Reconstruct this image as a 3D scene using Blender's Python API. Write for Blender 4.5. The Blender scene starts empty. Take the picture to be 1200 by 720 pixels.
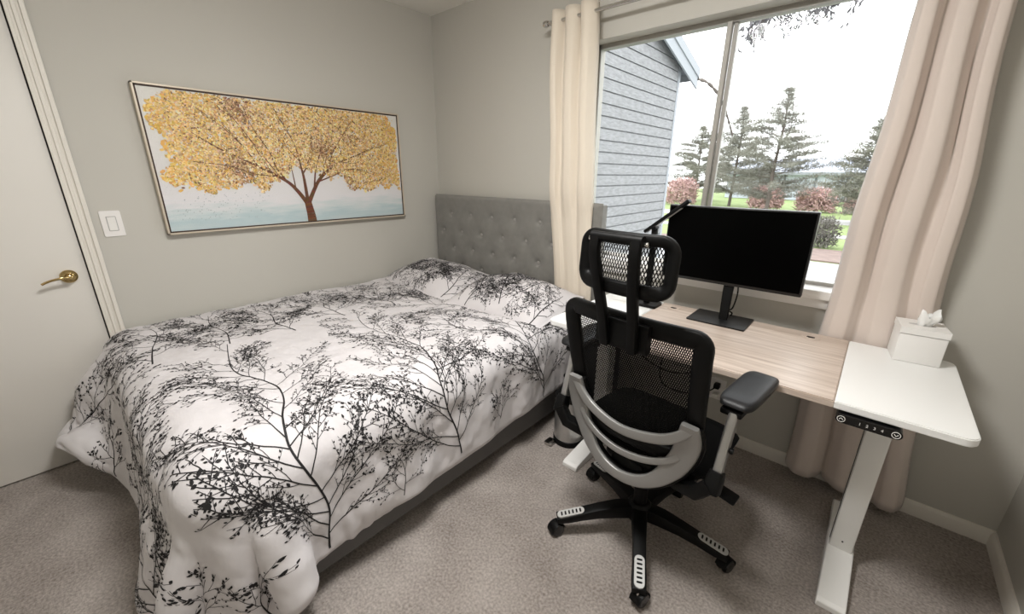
import bpy, bmesh, math, random
import numpy as np
from mathutils import Vector, Matrix

# ------------------------------------------------------------------ camera, sky, exposure
scene = bpy.context.scene
COL = scene.collection
def look_matrix(yaw, pitch, roll, loc):
    f = Vector((-math.sin(yaw)*math.cos(pitch), math.cos(yaw)*math.cos(pitch), -math.sin(pitch)))
    r = Vector((math.cos(yaw), math.sin(yaw), 0)); d = f.cross(r)
    c, s = math.cos(roll), math.sin(roll)
    R = c*r + s*d; D = -s*r + c*d
    m = Matrix((R, -D, -f)).transposed().to_4x4()
    m.translation = loc
    return m
cam_data = bpy.data.cameras.new('camera'); cam = bpy.data.objects.new('camera', cam_data); COL.objects.link(cam)
cam_data.sensor_width = 36.0; cam_data.lens = 476.9*36/1200; cam_data.clip_start = 0.05; cam_data.clip_end = 500
cam.matrix_world = look_matrix(0.72199, 0.31744, -0.007465, (2.7087, -2.1732, 1.3731))
scene.camera = cam
world = bpy.data.worlds.new('overcast_sky'); scene.world = world; world.use_nodes = True
wb = world.node_tree.nodes['Background']; wb.inputs[0].default_value = (0.985, 0.992, 1.0, 1); wb.inputs[1].default_value = 3.2
vs = scene.view_settings
vs.view_transform = 'Standard'; vs.look = 'None'; vs.gamma = 1.0; vs.use_curve_mapping = False; vs.exposure = 0.42
LAMP_POWER = 52.0            # radiance of the ceiling lamp's diffuser

# ------------------------------------------------------------------ helpers
def srgb(r, g, b):
    f = lambda c: (c/255/12.92) if c/255 <= .04045 else ((c/255+.055)/1.055)**2.4
    return (f(r), f(g), f(b), 1)
def mat(name, col, rough=.6, metal=0.0, bump=0, bscale=200, var=0, vscale=8, spec=.5, coat=0, emit=None, estr=0, sheen=0, stretch=None):
    m = bpy.data.materials.new(name); m.use_nodes = True
    nt = m.node_tree; p = nt.nodes['Principled BSDF']
    p.inputs['Base Color'].default_value = col; p.inputs['Roughness'].default_value = rough
    p.inputs['Metallic'].default_value = metal; p.inputs['Specular IOR Level'].default_value = spec
    p.inputs['Coat Weight'].default_value = coat; p.inputs['Sheen Weight'].default_value = sheen
    if emit: p.inputs['Emission Color'].default_value = emit; p.inputs['Emission Strength'].default_value = estr
    if bump or var:
        tc = nt.nodes.new('ShaderNodeTexCoord'); src = tc.outputs['Object']
        if stretch:
            mp = nt.nodes.new('ShaderNodeMapping'); mp.inputs['Scale'].default_value = stretch
            nt.links.new(src, mp.inputs['Vector']); src = mp.outputs['Vector']
    if bump:
        n = nt.nodes.new('ShaderNodeTexNoise'); n.inputs['Scale'].default_value = bscale; n.inputs['Detail'].default_value = 4
        b = nt.nodes.new('ShaderNodeBump'); b.inputs['Strength'].default_value = bump; b.inputs['Distance'].default_value = .01
        nt.links.new(src, n.inputs['Vector']); nt.links.new(n.outputs['Fac'], b.inputs['Height']); nt.links.new(b.outputs['Normal'], p.inputs['Normal'])
    if var:
        n = nt.nodes.new('ShaderNodeTexNoise'); n.inputs['Scale'].default_value = vscale; n.inputs['Detail'].default_value = 5
        r = nt.nodes.new('ShaderNodeValToRGB')
        e = r.color_ramp.elements
        e[0].position = .3; e[0].color = tuple(c*(1-var) for c in col[:3])+(1,)
        e[1].position = .7; e[1].color = tuple(min(1, c*(1+var)) for c in col[:3])+(1,)
        nt.links.new(src, n.inputs['Vector']); nt.links.new(n.outputs['Fac'], r.inputs['Fac']); nt.links.new(r.outputs['Color'], p.inputs['Base Color'])
    return m

class MB:
    """collects shapes, then links them as ONE mesh object"""
    def __init__(s): s.v = []; s.f = []; s.mi = []; s.cur = 0
    def add(s, vs, fs):
        o = len(s.v); s.v += [tuple(v) for v in vs]; s.f += [tuple(i+o for i in f) for f in fs]; s.mi += [s.cur]*len(fs); return s
    def box(s, lo, hi, bev=0, seg=2):
        bm = bmesh.new(); bmesh.ops.create_cube(bm, size=1)
        c = [(a+b)/2 for a, b in zip(lo, hi)]; d = [abs(b-a) for a, b in zip(lo, hi)]
        for v in bm.verts: v.co = Vector((c[0]+v.co.x*d[0], c[1]+v.co.y*d[1], c[2]+v.co.z*d[2]))
        if bev: bmesh.ops.bevel(bm, geom=bm.edges[:], offset=bev, segments=seg, profile=.5, affect='EDGES')
        bm.verts.index_update(); s.add([v.co[:] for v in bm.verts], [[v.index for v in f.verts] for f in bm.faces]); bm.free(); return s
    def obox(s, c, ax, ay, az, size, bev=0, seg=2):
        t = MB().box([-q/2 for q in size], [q/2 for q in size], bev, seg)
        ax, ay, az, c = Vector(ax).normalized(), Vector(ay).normalized(), Vector(az).normalized(), Vector(c)
        return s.add([c+ax*v[0]+ay*v[1]+az*v[2] for v in t.v], t.f)
    def lathe(s, prof, n=24, c=(0,0,0), axis='z', capped=True):
        vs = []; m = len(prof)
        for r, h in prof:
            for k in range(n):
                a = 2*math.pi*k/n; x, y = r*math.cos(a), r*math.sin(a)
                vs.append({'z': (x,y,h), 'y': (x,h,-y), 'x': (h,x,y)}[axis])
        vs = [(c[0]+v[0], c[1]+v[1], c[2]+v[2]) for v in vs]
        fs = [(i*n+k, i*n+(k+1)%n, (i+1)*n+(k+1)%n, (i+1)*n+k) for i in range(m-1) for k in range(n)]
        if capped: fs += [tuple(range(n))[::-1], tuple((m-1)*n+k for k in range(n))]
        return s.add(vs, fs)
    def tube(s, pts, r, n=8, flat=None, up=(0,0,1), cap=True):
        """sweep; r number or list; flat=(w,h) gives a rounded-rectangular section (w across, h along up)"""
        P = [Vector(p) for p in pts]; m = len(P); vs = []
        prev = None
        for i, p in enumerate(P):
            t = (P[min(i+1, m-1)]-P[max(i-1, 0)]).normalized()
            u = Vector(up) if prev is None else prev
            if abs(u.normalized().dot(t)) > .98: u = Vector((0.3, 1, .1)) if prev is None else prev
            b = t.cross(u).normalized(); nn = b.cross(t).normalized(); prev = nn
            ri = r[i] if isinstance(r, (list, tuple)) else r
            for k in range(n):
                a = 2*math.pi*(k+.5)/n
                if flat:
                    w, h = flat[i] if isinstance(flat, list) else flat
                    e = .35 if n > 4 else 1
                    cx = math.copysign(abs(math.cos(a))**e, math.cos(a)); sx = math.copysign(abs(math.sin(a))**e, math.sin(a))
                    if n == 4: cx = math.copysign(1, cx); sx = math.copysign(1, sx)
                    vs.append(p + b*cx*w/2 + nn*sx*h/2)
                else: vs.append(p + b*math.cos(a)*ri + nn*math.sin(a)*ri)
        fs = [(i*n+k, (i+1)*n+k, (i+1)*n+(k+1)%n, i*n+(k+1)%n) for i in range(m-1) for k in range(n)]
        if cap: fs += [tuple(range(n)), tuple((m-1)*n+k for k in range(n))[::-1]]
        return s.add(vs, fs)
    def prism(s, poly, a, b, axis='z'):
        n = len(poly); mk = {'z': lambda p, h: (p[0],p[1],h), 'y': lambda p, h: (p[0],h,p[1]), 'x': lambda p, h: (h,p[0],p[1])}[axis]
        return s.add([mk(p, a) for p in poly]+[mk(p, b) for p in poly],
                     [tuple(range(n))[::-1], tuple(range(n, 2*n))]+[(i, (i+1)%n, n+(i+1)%n, n+i) for i in range(n)])
    def grid(s, rows):
        m, n = len(rows), len(rows[0])
        return s.add([p for r in rows for p in r], [(i*n+j, i*n+j+1, (i+1)*n+j+1, (i+1)*n+j) for i in range(m-1) for j in range(n-1)])
    def build(s, name, m, parent=None, smooth=True, world=True, angle=40, recalc=True):
        me = bpy.data.meshes.new(name)
        vs = s.v
        if parent is not None and world:
            inv = (Matrix.Translation(parent.location) @ parent.rotation_euler.to_matrix().to_4x4()).inverted()
            if parent.parent: inv = inv @ (Matrix.Translation(parent.parent.location) @ parent.parent.rotation_euler.to_matrix().to_4x4()).inverted()
            vs = [(inv @ Vector(v))[:] for v in vs]
        me.from_pydata(vs, [], s.f)
        for q in (m if isinstance(m, (list, tuple)) else [m]): me.materials.append(q)
        if isinstance(m, (list, tuple)): me.polygons.foreach_set('material_index', s.mi)
        if recalc:
            bm = bmesh.new(); bm.from_mesh(me); bmesh.ops.recalc_face_normals(bm, faces=bm.faces); bm.to_mesh(me); bm.free()
        if smooth:
            me.polygons.foreach_set('use_smooth', [True]*len(me.polygons))
            me.set_sharp_from_angle(angle=math.radians(angle))
        o = bpy.data.objects.new(name, me); COL.objects.link(o); o.parent = parent
        return o
def tag(o, label=None, cat=None, group=None, kind=None):
    if label: o['label'] = label
    if cat: o['category'] = cat
    if group: o['group'] = group
    if kind: o['kind'] = kind
    return o
def thing(name, label, cat, loc=(0,0,0), rz=0, group=None):
    o = bpy.data.objects.new(name, None); COL.objects.link(o); o.location = loc; o.rotation_euler = (0,0,rz); o.empty_display_size = .1
    return tag(o, label, cat, group)
def copy_tree(o, parent=None):
    c = o.copy(); COL.objects.link(c); c.parent = parent
    for ch in list(o.children): copy_tree(ch, c)
    return c
def spline(pts, n=8):
    P = [Vector(p) for p in pts]; out = []
    for i in range(len(P)-1):
        a, b, c, d = P[max(i-1,0)], P[i], P[i+1], P[min(i+2, len(P)-1)]
        for k in range(n):
            t = k/n
            out.append(.5*((2*b)+(c-a)*t+(2*a-5*b+4*c-d)*t*t+(3*b-a-3*c+d)*t**3))
    return out+[P[-1]]
def rrect(w, h, r, n=6, cx=0, cy=0):
    out = []
    for sx, sy, a0 in ((1,1,0), (-1,1,90), (-1,-1,180), (1,-1,270)):
        for k in range(n+1):
            a = math.radians(a0+90*k/n); out.append((cx+sx*(w/2-r)+r*math.cos(a), cy+sy*(h/2-r)+r*math.sin(a)))
    return out

# ------------------------------------------------------------------ materials
M = dict(
 wall=mat('wall_paint', srgb(196,193,185), .85, bump=.05, bscale=260, spec=.2),
 ceil=mat('ceiling_paint', srgb(236,233,226), .9, bump=.1, bscale=150, spec=.2),
 trim=mat('trim_paint', srgb(226,221,212), .45),
 door=mat('door_paint', srgb(222,218,211), .5, bump=.02, bscale=300),
 brass=mat('polished_brass', srgb(196,172,122), .12, 1),
 plate=mat('switch_plastic', srgb(236,233,230), .35),
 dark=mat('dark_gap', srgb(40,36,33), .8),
 alu=mat('window_frame_metal', srgb(158,155,148), .5, .2),
 sill=mat('sill_paint', srgb(238,236,232), .4),
 chrome=mat('chrome', srgb(205,203,200), .15, 1),
 blackmetal=mat('black_metal', srgb(16,16,17), .4),
 plastic=mat('black_plastic', srgb(8,8,8), .48, bump=.04, bscale=600, spec=.18),
 gloss=mat('black_gloss_plastic', srgb(9,9,10), .22),
 rubber=mat('black_pu_pad', srgb(22,22,24), .42, bump=.05, bscale=500, spec=.35),
 silver=mat('silver_grey_plastic', srgb(150,149,147), .36, .45),
 satin=mat('satin_silver_plastic', srgb(205,205,203), .35, .3),
 meshfab=mat('mesh_yarn', srgb(9,9,9), .8, spec=.15),
 meshfab2=mat('seat_mesh_fabric', srgb(6,6,6), .9, bump=.2, bscale=900, spec=.1),
 deskwhite=mat('white_laminate', srgb(240,240,238), .3),
 deskmetal=mat('white_powder_coat', srgb(233,232,229), .45),
 screen=mat('screen_black', srgb(2,2,2), .3, spec=.05),
 bezel=mat('bezel_black', srgb(8,8,8), .4),
 white_matte=mat('white_leatherette', srgb(235,233,230), .5, bump=.03, bscale=500),
 tissue=mat('tissue_paper', srgb(250,250,248), .9),
 headboard=mat('grey_upholstery', srgb(128,126,121), .9, bump=.25, bscale=900, sheen=.15, var=.06, vscale=30),
 gap=mat('painted_shadow_gap', srgb(176,174,170), .5),
 tuft=mat('covered_button', srgb(150,147,142), .45),
 binsteel=mat('brushed_bin_steel', srgb(186,184,181), .32, .75),
 postmetal=mat('brushed_post_metal', srgb(178,177,175), .3, .85),
 rail=mat('grey_rail_fabric', srgb(98,96,95), .95, bump=.2, bscale=900),
 mattress=mat('mattress_ticking', srgb(225,222,218), .9),
 duvet=mat('white_printed_cotton', srgb(210,206,207), .72, bump=.12, bscale=18, sheen=.1),
 ink=mat('black_print_ink', srgb(22,20,22), .75),
 curtain=mat('beige_curtain_cloth', srgb(216,203,194), .85, bump=.12, bscale=700, sheen=.2),
 curtain_warm=mat('cream_curtain_cloth', srgb(222,211,195), .85, bump=.12, bscale=700, sheen=.2),
 navy=mat('dark_navy_case', srgb(14,17,24), .45),
 frame_wood=mat('champagne_frame', srgb(206,194,176), .4, .2),
 frame_dark=mat('dark_frame_lip', srgb(58,38,28), .6),
 cordw=mat('white_cord', srgb(228,226,220), .5),
 lampglass=mat('lamp_diffuser', srgb(255,250,240), .5, emit=(1,.985,.962,1), estr=LAMP_POWER),
 # outdoors
 siding=mat('grey_blue_siding', srgb(122,123,125), .8, bump=.8, bscale=60, stretch=(1,.25,1), var=.2, vscale=34),
 sidetrim=mat('pale_blue_trim', srgb(136,140,145), .7),
 shingle=mat('roof_shingle', srgb(126,130,136), .95, bump=.5, bscale=30),
 soffit=mat('soffit_grey', srgb(105,110,116), .9),
 asphalt=mat('wet_asphalt', srgb(140,140,142), .5, var=.12, vscale=.6),
 grass=mat('lawn_grass', srgb(120,136,84), .95, bump=.4, bscale=20, var=.15, vscale=1.2),
 mulch=mat('red_brown_mulch', srgb(116,100,94), .95, bump=.4, bscale=12, var=.2, vscale=2),
 road=mat('pale_road', srgb(165,163,161), .8, var=.05, vscale=1),
 bark=mat('grey_bark', srgb(96,88,82), .95, bump=.5, bscale=30),
 needles=mat('pine_needles', srgb(116,115,104), .9),
 needles2=mat('dusty_needles', srgb(122,121,112), .9),
 redleaf=mat('reddish_shrub', srgb(186,156,152), .9),
 greyleaf=mat('grey_shrub', srgb(104,101,94), .9),
 leafdark=mat('olive_leaf', srgb(92,90,92), .8),
 bluewall=mat('blue_grey_wall', srgb(182,187,198), .8),
 blueroof=mat('blue_grey_roof', srgb(160,165,178), .8, var=.06, vscale=.5),
)
def carpet_material():
    m = mat('carpet_pile', srgb(168,152,140), .97, spec=.1); nt = m.node_tree; p = nt.nodes['Principled BSDF']
    tc = nt.nodes.new('ShaderNodeTexCoord')
    def noise(sc, det):
        n = nt.nodes.new('ShaderNodeTexNoise'); n.inputs['Scale'].default_value = sc; n.inputs['Detail'].default_value = det
        nt.links.new(tc.outputs['Object'], n.inputs['Vector']); return n
    a, b, c = noise(4.5, 3), noise(110, 6), noise(420, 3)
    mx = nt.nodes.new('ShaderNodeMix'); mx.data_type = 'FLOAT'; mx.inputs[0].default_value = .62
    nt.links.new(a.outputs['Fac'], mx.inputs[2]); nt.links.new(b.outputs['Fac'], mx.inputs[3])
    r = nt.nodes.new('ShaderNodeValToRGB'); e = r.color_ramp.elements
    e[0].position = .33; e[0].color = srgb(154,143,135); e[1].position = .66; e[1].color = srgb(222,212,205)
    nt.links.new(mx.outputs[0], r.inputs['Fac']); nt.links.new(r.outputs['Color'], p.inputs['Base Color'])
    ad = nt.nodes.new('ShaderNodeMath'); ad.operation = 'ADD'
    nt.links.new(b.outputs['Fac'], ad.inputs[0]); nt.links.new(c.outputs['Fac'], ad.inputs[1])
    bp = nt.nodes.new('ShaderNodeBump'); bp.inputs['Strength'].default_value = .9; bp.inputs['Distance'].default_value = .012
    nt.links.new(ad.outputs[0], bp.inputs['Height']); nt.links.new(bp.outputs['Normal'], p.inputs['Normal'])
    return m
M['carpet'] = carpet_material()
def wood_material():
    m = mat('oak_laminate', srgb(196,172,152), .38); nt = m.node_tree; p = nt.nodes['Principled BSDF']
    tc = nt.nodes.new('ShaderNodeTexCoord'); mp = nt.nodes.new('ShaderNodeMapping'); mp.inputs['Scale'].default_value = (1.6, 26, 26)
    n = nt.nodes.new('ShaderNodeTexNoise'); n.inputs['Scale'].default_value = 2.2; n.inputs['Detail'].default_value = 7; n.inputs['Roughness'].default_value = .65
    r = nt.nodes.new('ShaderNodeValToRGB'); e = r.color_ramp.elements
    e[0].position = .26; e[0].color = srgb(168,148,133); e[1].position = .74; e[1].color = srgb(218,204,192)
    nt.links.new(tc.outputs['Object'], mp.inputs['Vector']); nt.links.new(mp.outputs['Vector'], n.inputs['Vector'])
    nt.links.new(n.outputs['Fac'], r.inputs['Fac']); nt.links.new(r.outputs['Color'], p.inputs['Base Color'])
    return m
M['wood'] = wood_material()
def glass_material():
    m = bpy.data.materials.new('window_glass'); m.use_nodes = True; nt = m.node_tree
    for n in list(nt.nodes): nt.nodes.remove(n)
    out = nt.nodes.new('ShaderNodeOutputMaterial'); t = nt.nodes.new('ShaderNodeBsdfTransparent'); g = nt.nodes.new('ShaderNodeBsdfGlossy')
    t.inputs[0].default_value = (.97,.98,.98,1); g.inputs['Roughness'].default_value = .02
    lw = nt.nodes.new('ShaderNodeLayerWeight'); lw.inputs[0].default_value = .12
    mx = nt.nodes.new('ShaderNodeMixShader')
    nt.links.new(lw.outputs['Fresnel'], mx.inputs[0]); nt.links.new(t.outputs[0], mx.inputs[1]); nt.links.new(g.outputs[0], mx.inputs[2]); nt.links.new(mx.outputs[0], out.inputs[0])
    return m
M['glass'] = glass_material()
def canvas_material():
    m = mat('painted_canvas_sky', srgb(225,222,214), .6, bump=.25, bscale=220); nt = m.node_tree; p = nt.nodes['Principled BSDF']
    tc = nt.nodes.new('ShaderNodeTexCoord'); sp = nt.nodes.new('ShaderNodeSeparateXYZ'); nt.links.new(tc.outputs['Object'], sp.inputs[0])
    mp = nt.nodes.new('ShaderNodeMapping'); mp.inputs['Scale'].default_value = (1, 3, 22)
    n = nt.nodes.new('ShaderNodeTexNoise'); n.inputs['Scale'].default_value = 2; n.inputs['Detail'].default_value = 5
    nt.links.new(tc.outputs['Object'], mp.inputs[0]); nt.links.new(mp.outputs[0], n.inputs['Vector'])
    ma = nt.nodes.new('ShaderNodeMath'); ma.operation = 'MULTIPLY_ADD'; ma.inputs[1].default_value = .16
    nt.links.new(n.outputs['Fac'], ma.inputs[0]); nt.links.new(sp.outputs['Z'], ma.inputs[2])
    r = nt.nodes.new('ShaderNodeValToRGB'); cr = r.color_ramp
    cr.elements[0].position = .06; cr.elements[0].color = srgb(196,207,208)
    cr.elements[1].position = .95; cr.elements[1].color = srgb(222,220,212)
    for pos, c in ((.13, (182,201,205)), (.18, (204,213,214)), (.24, (224,222,224)), (.4, (222,219,217))):
        e = cr.elements.new(pos); e.color = srgb(*c)
    nt.links.new(ma.outputs[0], r.inputs['Fac']); nt.links.new(r.outputs['Color'], p.inputs['Base Color'])
    return m
M['canvas'] = canvas_material()
def vcol_material(name, rough):
    m = mat(name, (1,1,1,1), rough); nt = m.node_tree
    a = nt.nodes.new('ShaderNodeVertexColor'); a.layer_name = 'paint'
    nt.links.new(a.outputs['Color'], nt.nodes['Principled BSDF'].inputs['Base Color']); return m
M['paint'] = vcol_material('oil_paint', .45)

# ------------------------------------------------------------------ the room
H = 2.44; W = 3.31; YF = -3.1
def struct(name, mb, m, parent=None, **k):
    o = mb.build(name, m, parent, **k)
    if parent is None: o['kind'] = 'structure'
    return o
struct('floor', MB().box((-.14, YF-.14, -.12), (W+.14, .14, 0)), M['carpet'])
struct('ceiling', MB().box((-.14, YF-.14, H), (W+.14, .14, H+.12)), M['ceil'])
DY0, DY1, DZ = -2.875, -2.085, 2.04            # door opening in the left wall
wl = MB().box((-.13, DY1, 0), (0, .13, H)); wl.box((-.13, YF, 0), (0, DY0, H)); wl.box((-.13, DY0, DZ), (0, DY1, H))
struct('wall_left', wl, M['wall'])
WX0, WX1, WZ0, WZ1 = 1.335, 2.735, .895, 2.05   # window opening in the back wall
wbk = MB().box((0, 0, 0), (WX0, .15, H)); wbk.box((WX1, 0, 0), (W, .15, H)); wbk.box((WX0, 0, 0), (WX1, .15, WZ0)); wbk.box((WX0, 0, WZ1), (WX1, .15, H))
struct('wall_back', wbk, M['wall'])
struct('wall_right', MB().box((W, YF, 0), (W+.13, .15, H)), M['wall'])
struct('wall_front', MB().box((-.13, YF-.13, 0), (W+.13, YF, H)), M['wall'])
def base_prof(t): return [(0,0), (t,0), (t,.05), (t*.75,.058), (t*.45,.066), (0,.066)]
bb = MB().prism([(-a, b) for a, b in base_prof(.013)], .0, W, 'x'); struct('baseboard_back', bb, M['trim'])
bb = MB().prism([(W-a, b) for a, b in base_prof(.013)], YF, -.013, 'y'); struct('baseboard_right', bb, M['trim'])
bb = MB().prism([(a, b) for a, b in base_prof(.013)], DY1+.062, -.013, 'y'); struct('baseboard_left', bb, M['trim'])
# door
dr = MB().box((-.045, DY0+.004, .008), (-.006, DY1-.008, DZ-.004), .002)
door = struct('door_1', dr, M['door']); tag(door, 'plain off-white flush door with a brass lever', None)
hy, hz = -2.157, .912
hd = MB().lathe([(.002,-.006), (.028,-.006), (.030,.0), (.027,.006), (.015,.012), (.012,.03), (.012,.046), (.004,.05)], 28, (0,hy,hz), 'x')
hd = hd.build('handle_rose', M['brass'], door); hd['label'] = 'round polished brass rose'
lv = MB().tube(spline([(.042,hy+.004,hz), (.05,hy-.018,hz+.003), (.052,hy-.04,hz+.002), (.05,hy-.066,hz-.004), (.047,hy-.088,hz-.014)], 8), .006, 10, flat=(.010,.010)); lv = lv.build('handle_lever', M['brass'], door)
lv['label'] = 'curved polished brass lever'
cs = MB()
def casing(y0, y1, z0, z1, horiz=False):
    for a, b, t in ((0, 1, .010), (.0, .28, .017), (.42, .66, .015), (.8, 1, .013)):
        if horiz: cs.box((0, y0, z0+(z1-z0)*a), (t, y1, z0+(z1-z0)*b), .002, 1)
        else: cs.box((0, y0+(y1-y0)*a, z0), (t, y0+(y1-y0)*b, z1), .002, 1)
casing(DY1+.056, DY1-.004, 0, DZ+.05); casing(DY0-.056, DY0+.004, 0, DZ+.05); casing(DY0-.056, DY1+.056, DZ-.002, DZ+.056, True)
struct('trim_1', cs, M['trim'])
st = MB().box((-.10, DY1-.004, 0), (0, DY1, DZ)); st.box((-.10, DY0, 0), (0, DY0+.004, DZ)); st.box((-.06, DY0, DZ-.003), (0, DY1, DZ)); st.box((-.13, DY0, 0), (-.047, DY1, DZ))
struct('door_gap_shade', st, M['dark'])  # jamb liner coloured dark to stand in for shade in the door gap
# window
win = thing('window_1', None, None, (WX0, .1, WZ0)); win['kind'] = 'structure'
fr = MB(); fy0, fy1 = .085, .135; fw = .028
fr.box((WX0, fy0, WZ0), (WX0+fw, fy1, WZ1)); fr.box((WX1-fw, fy0, WZ0), (WX1, fy1, WZ1)); fr.box((WX0, fy0, WZ1-.022), (WX1, fy1, WZ1)); 
fr.build('window_frame', M['alu'], win)
MB().box((WX0+fw, fy0, WZ0), (WX1-fw, fy1, WZ0+.022), .003).build('sill_track', M['sill'], win)
MX = 2.031
ml = MB().box((MX-.018, .072, WZ0+.02), (MX+.004, .10, WZ1-.02), .002, 1); ml.box((MX+.004, .098, WZ0+.02), (MX+.022, .125, WZ1-.02), .002, 1); ml.build('mullion', M['alu'], win)
MB().box((WX0+fw, .088, WZ0+.02), (MX-.018, .092, WZ1-.02)).build('pane', M['glass'], win)
MB().box((MX+.022, .108, WZ0+.02), (WX1-fw, .112, WZ1-.02)).build('pane', M['glass'], win)
MB().box((WX0-.05, -.035, WZ0-.032), (WX1+.05, .086, WZ0+.006), .004).build('window_sill', M['sill'], win)
MB().box((WX0-.03, -.016, WZ0-.075), (WX1+.03, 0, WZ0-.032), .003).build('sill_apron', M['sill'], win)
# ------------------------------------------------------------------ ceiling lamp (above the frame, lights the room)
cl = thing('ceiling_light', 'round flush ceiling lamp with a glowing white diffuser', 'lamp', (1.92, -1.55, H))
MB().lathe([(.05,0), (.28,0), (.28,-.03), (.26,-.035)], 40).build('lamp_base', M['satin'], cl, world=False)
MB().lathe([(.26,-.03), (.257,-.05), (.22,-.075), (.13,-.092), (.004,-.098)], 40).build('diffuser', M['lampglass'], cl, world=False)

# ------------------------------------------------------------------ bed
bed = thing('bed', 'low bed with grey tufted headboard and grey fabric side rails', 'bed', (.79, -1.1, 0))
HB0, HB1, HBZ = .045, 1.535, 1.215
BUT = [(.23+.215*k, z) for k in range(6) for z in (1.076,)] + [(.13+.212*k, .943) for k in range(7)] + [(.25+.209*k, .813) for k in range(6)] + [(.13+.212*k, .68) for k in range(7)]
BUT = [b for b in BUT if b[0] < HB1-.05]
nx, nz = 150, 76
rows = []
for j in range(nz+1):
    z = .05+(HBZ-.05)*j/nz if False else .34+(HBZ-.34)*j/nz
    row = []
    for i in range(nx+1):
        x = HB0+(HB1-HB0)*i/nx
        e = min(x-HB0, HB1-x, HBZ-z); d = .0 if e > .02 else .02*(1-math.sqrt(max(0, 1-(1-e/.02)**2)))
        dd = min(((x-bx)**2+(z-bz)**2)**.5 for bx, bz in BUT)
        row.append((x, -.088+d+.018*math.exp(-(dd/.014)**2)+.011*math.exp(-(dd/.05)**2), z))
    rows.append(row)
hbm = MB().grid(rows)
hbm.box((HB0, -.07, .05), (HB1, -.02, HBZ-.012)); hb = hbm.build('headboard', M['headboard'], bed, angle=60)
for bx, bz in BUT[:]:
    MB().lathe([(.001,.0), (.009,.001), (.012,.005), (.012,.009)], 14, (bx, -.085+.012, bz), 'y').build('button', M['tuft'], hb)
BX1 = 1.535; BYF = -2.10
rl = MB().box((BX1-.035, BYF, .06), (BX1, -.09, .31), .012); rl.build('side_rail', M['rail'], bed)
rl = MB().box((.045, BYF, .06), (.08, -.09, .31), .012); rl.build('side_rail', M['rail'], bed)
rl = MB().box((.08, BYF, .06), (BX1-.035, BYF+.035, .31), .012); rl.build('foot_rail', M['rail'], bed)
for x in (.1, BX1-.06):
    for y in (BYF+.06, -.2): MB().lathe([(.018,0), (.025,.06)], 12, (x,y,0)).build('leg', M['blackmetal'], bed)
MB().box((.085, BYF+.04, .2), (BX1-.04, -.13, .56), .05, 4).build('mattress', M['mattress'], bed)

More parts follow.
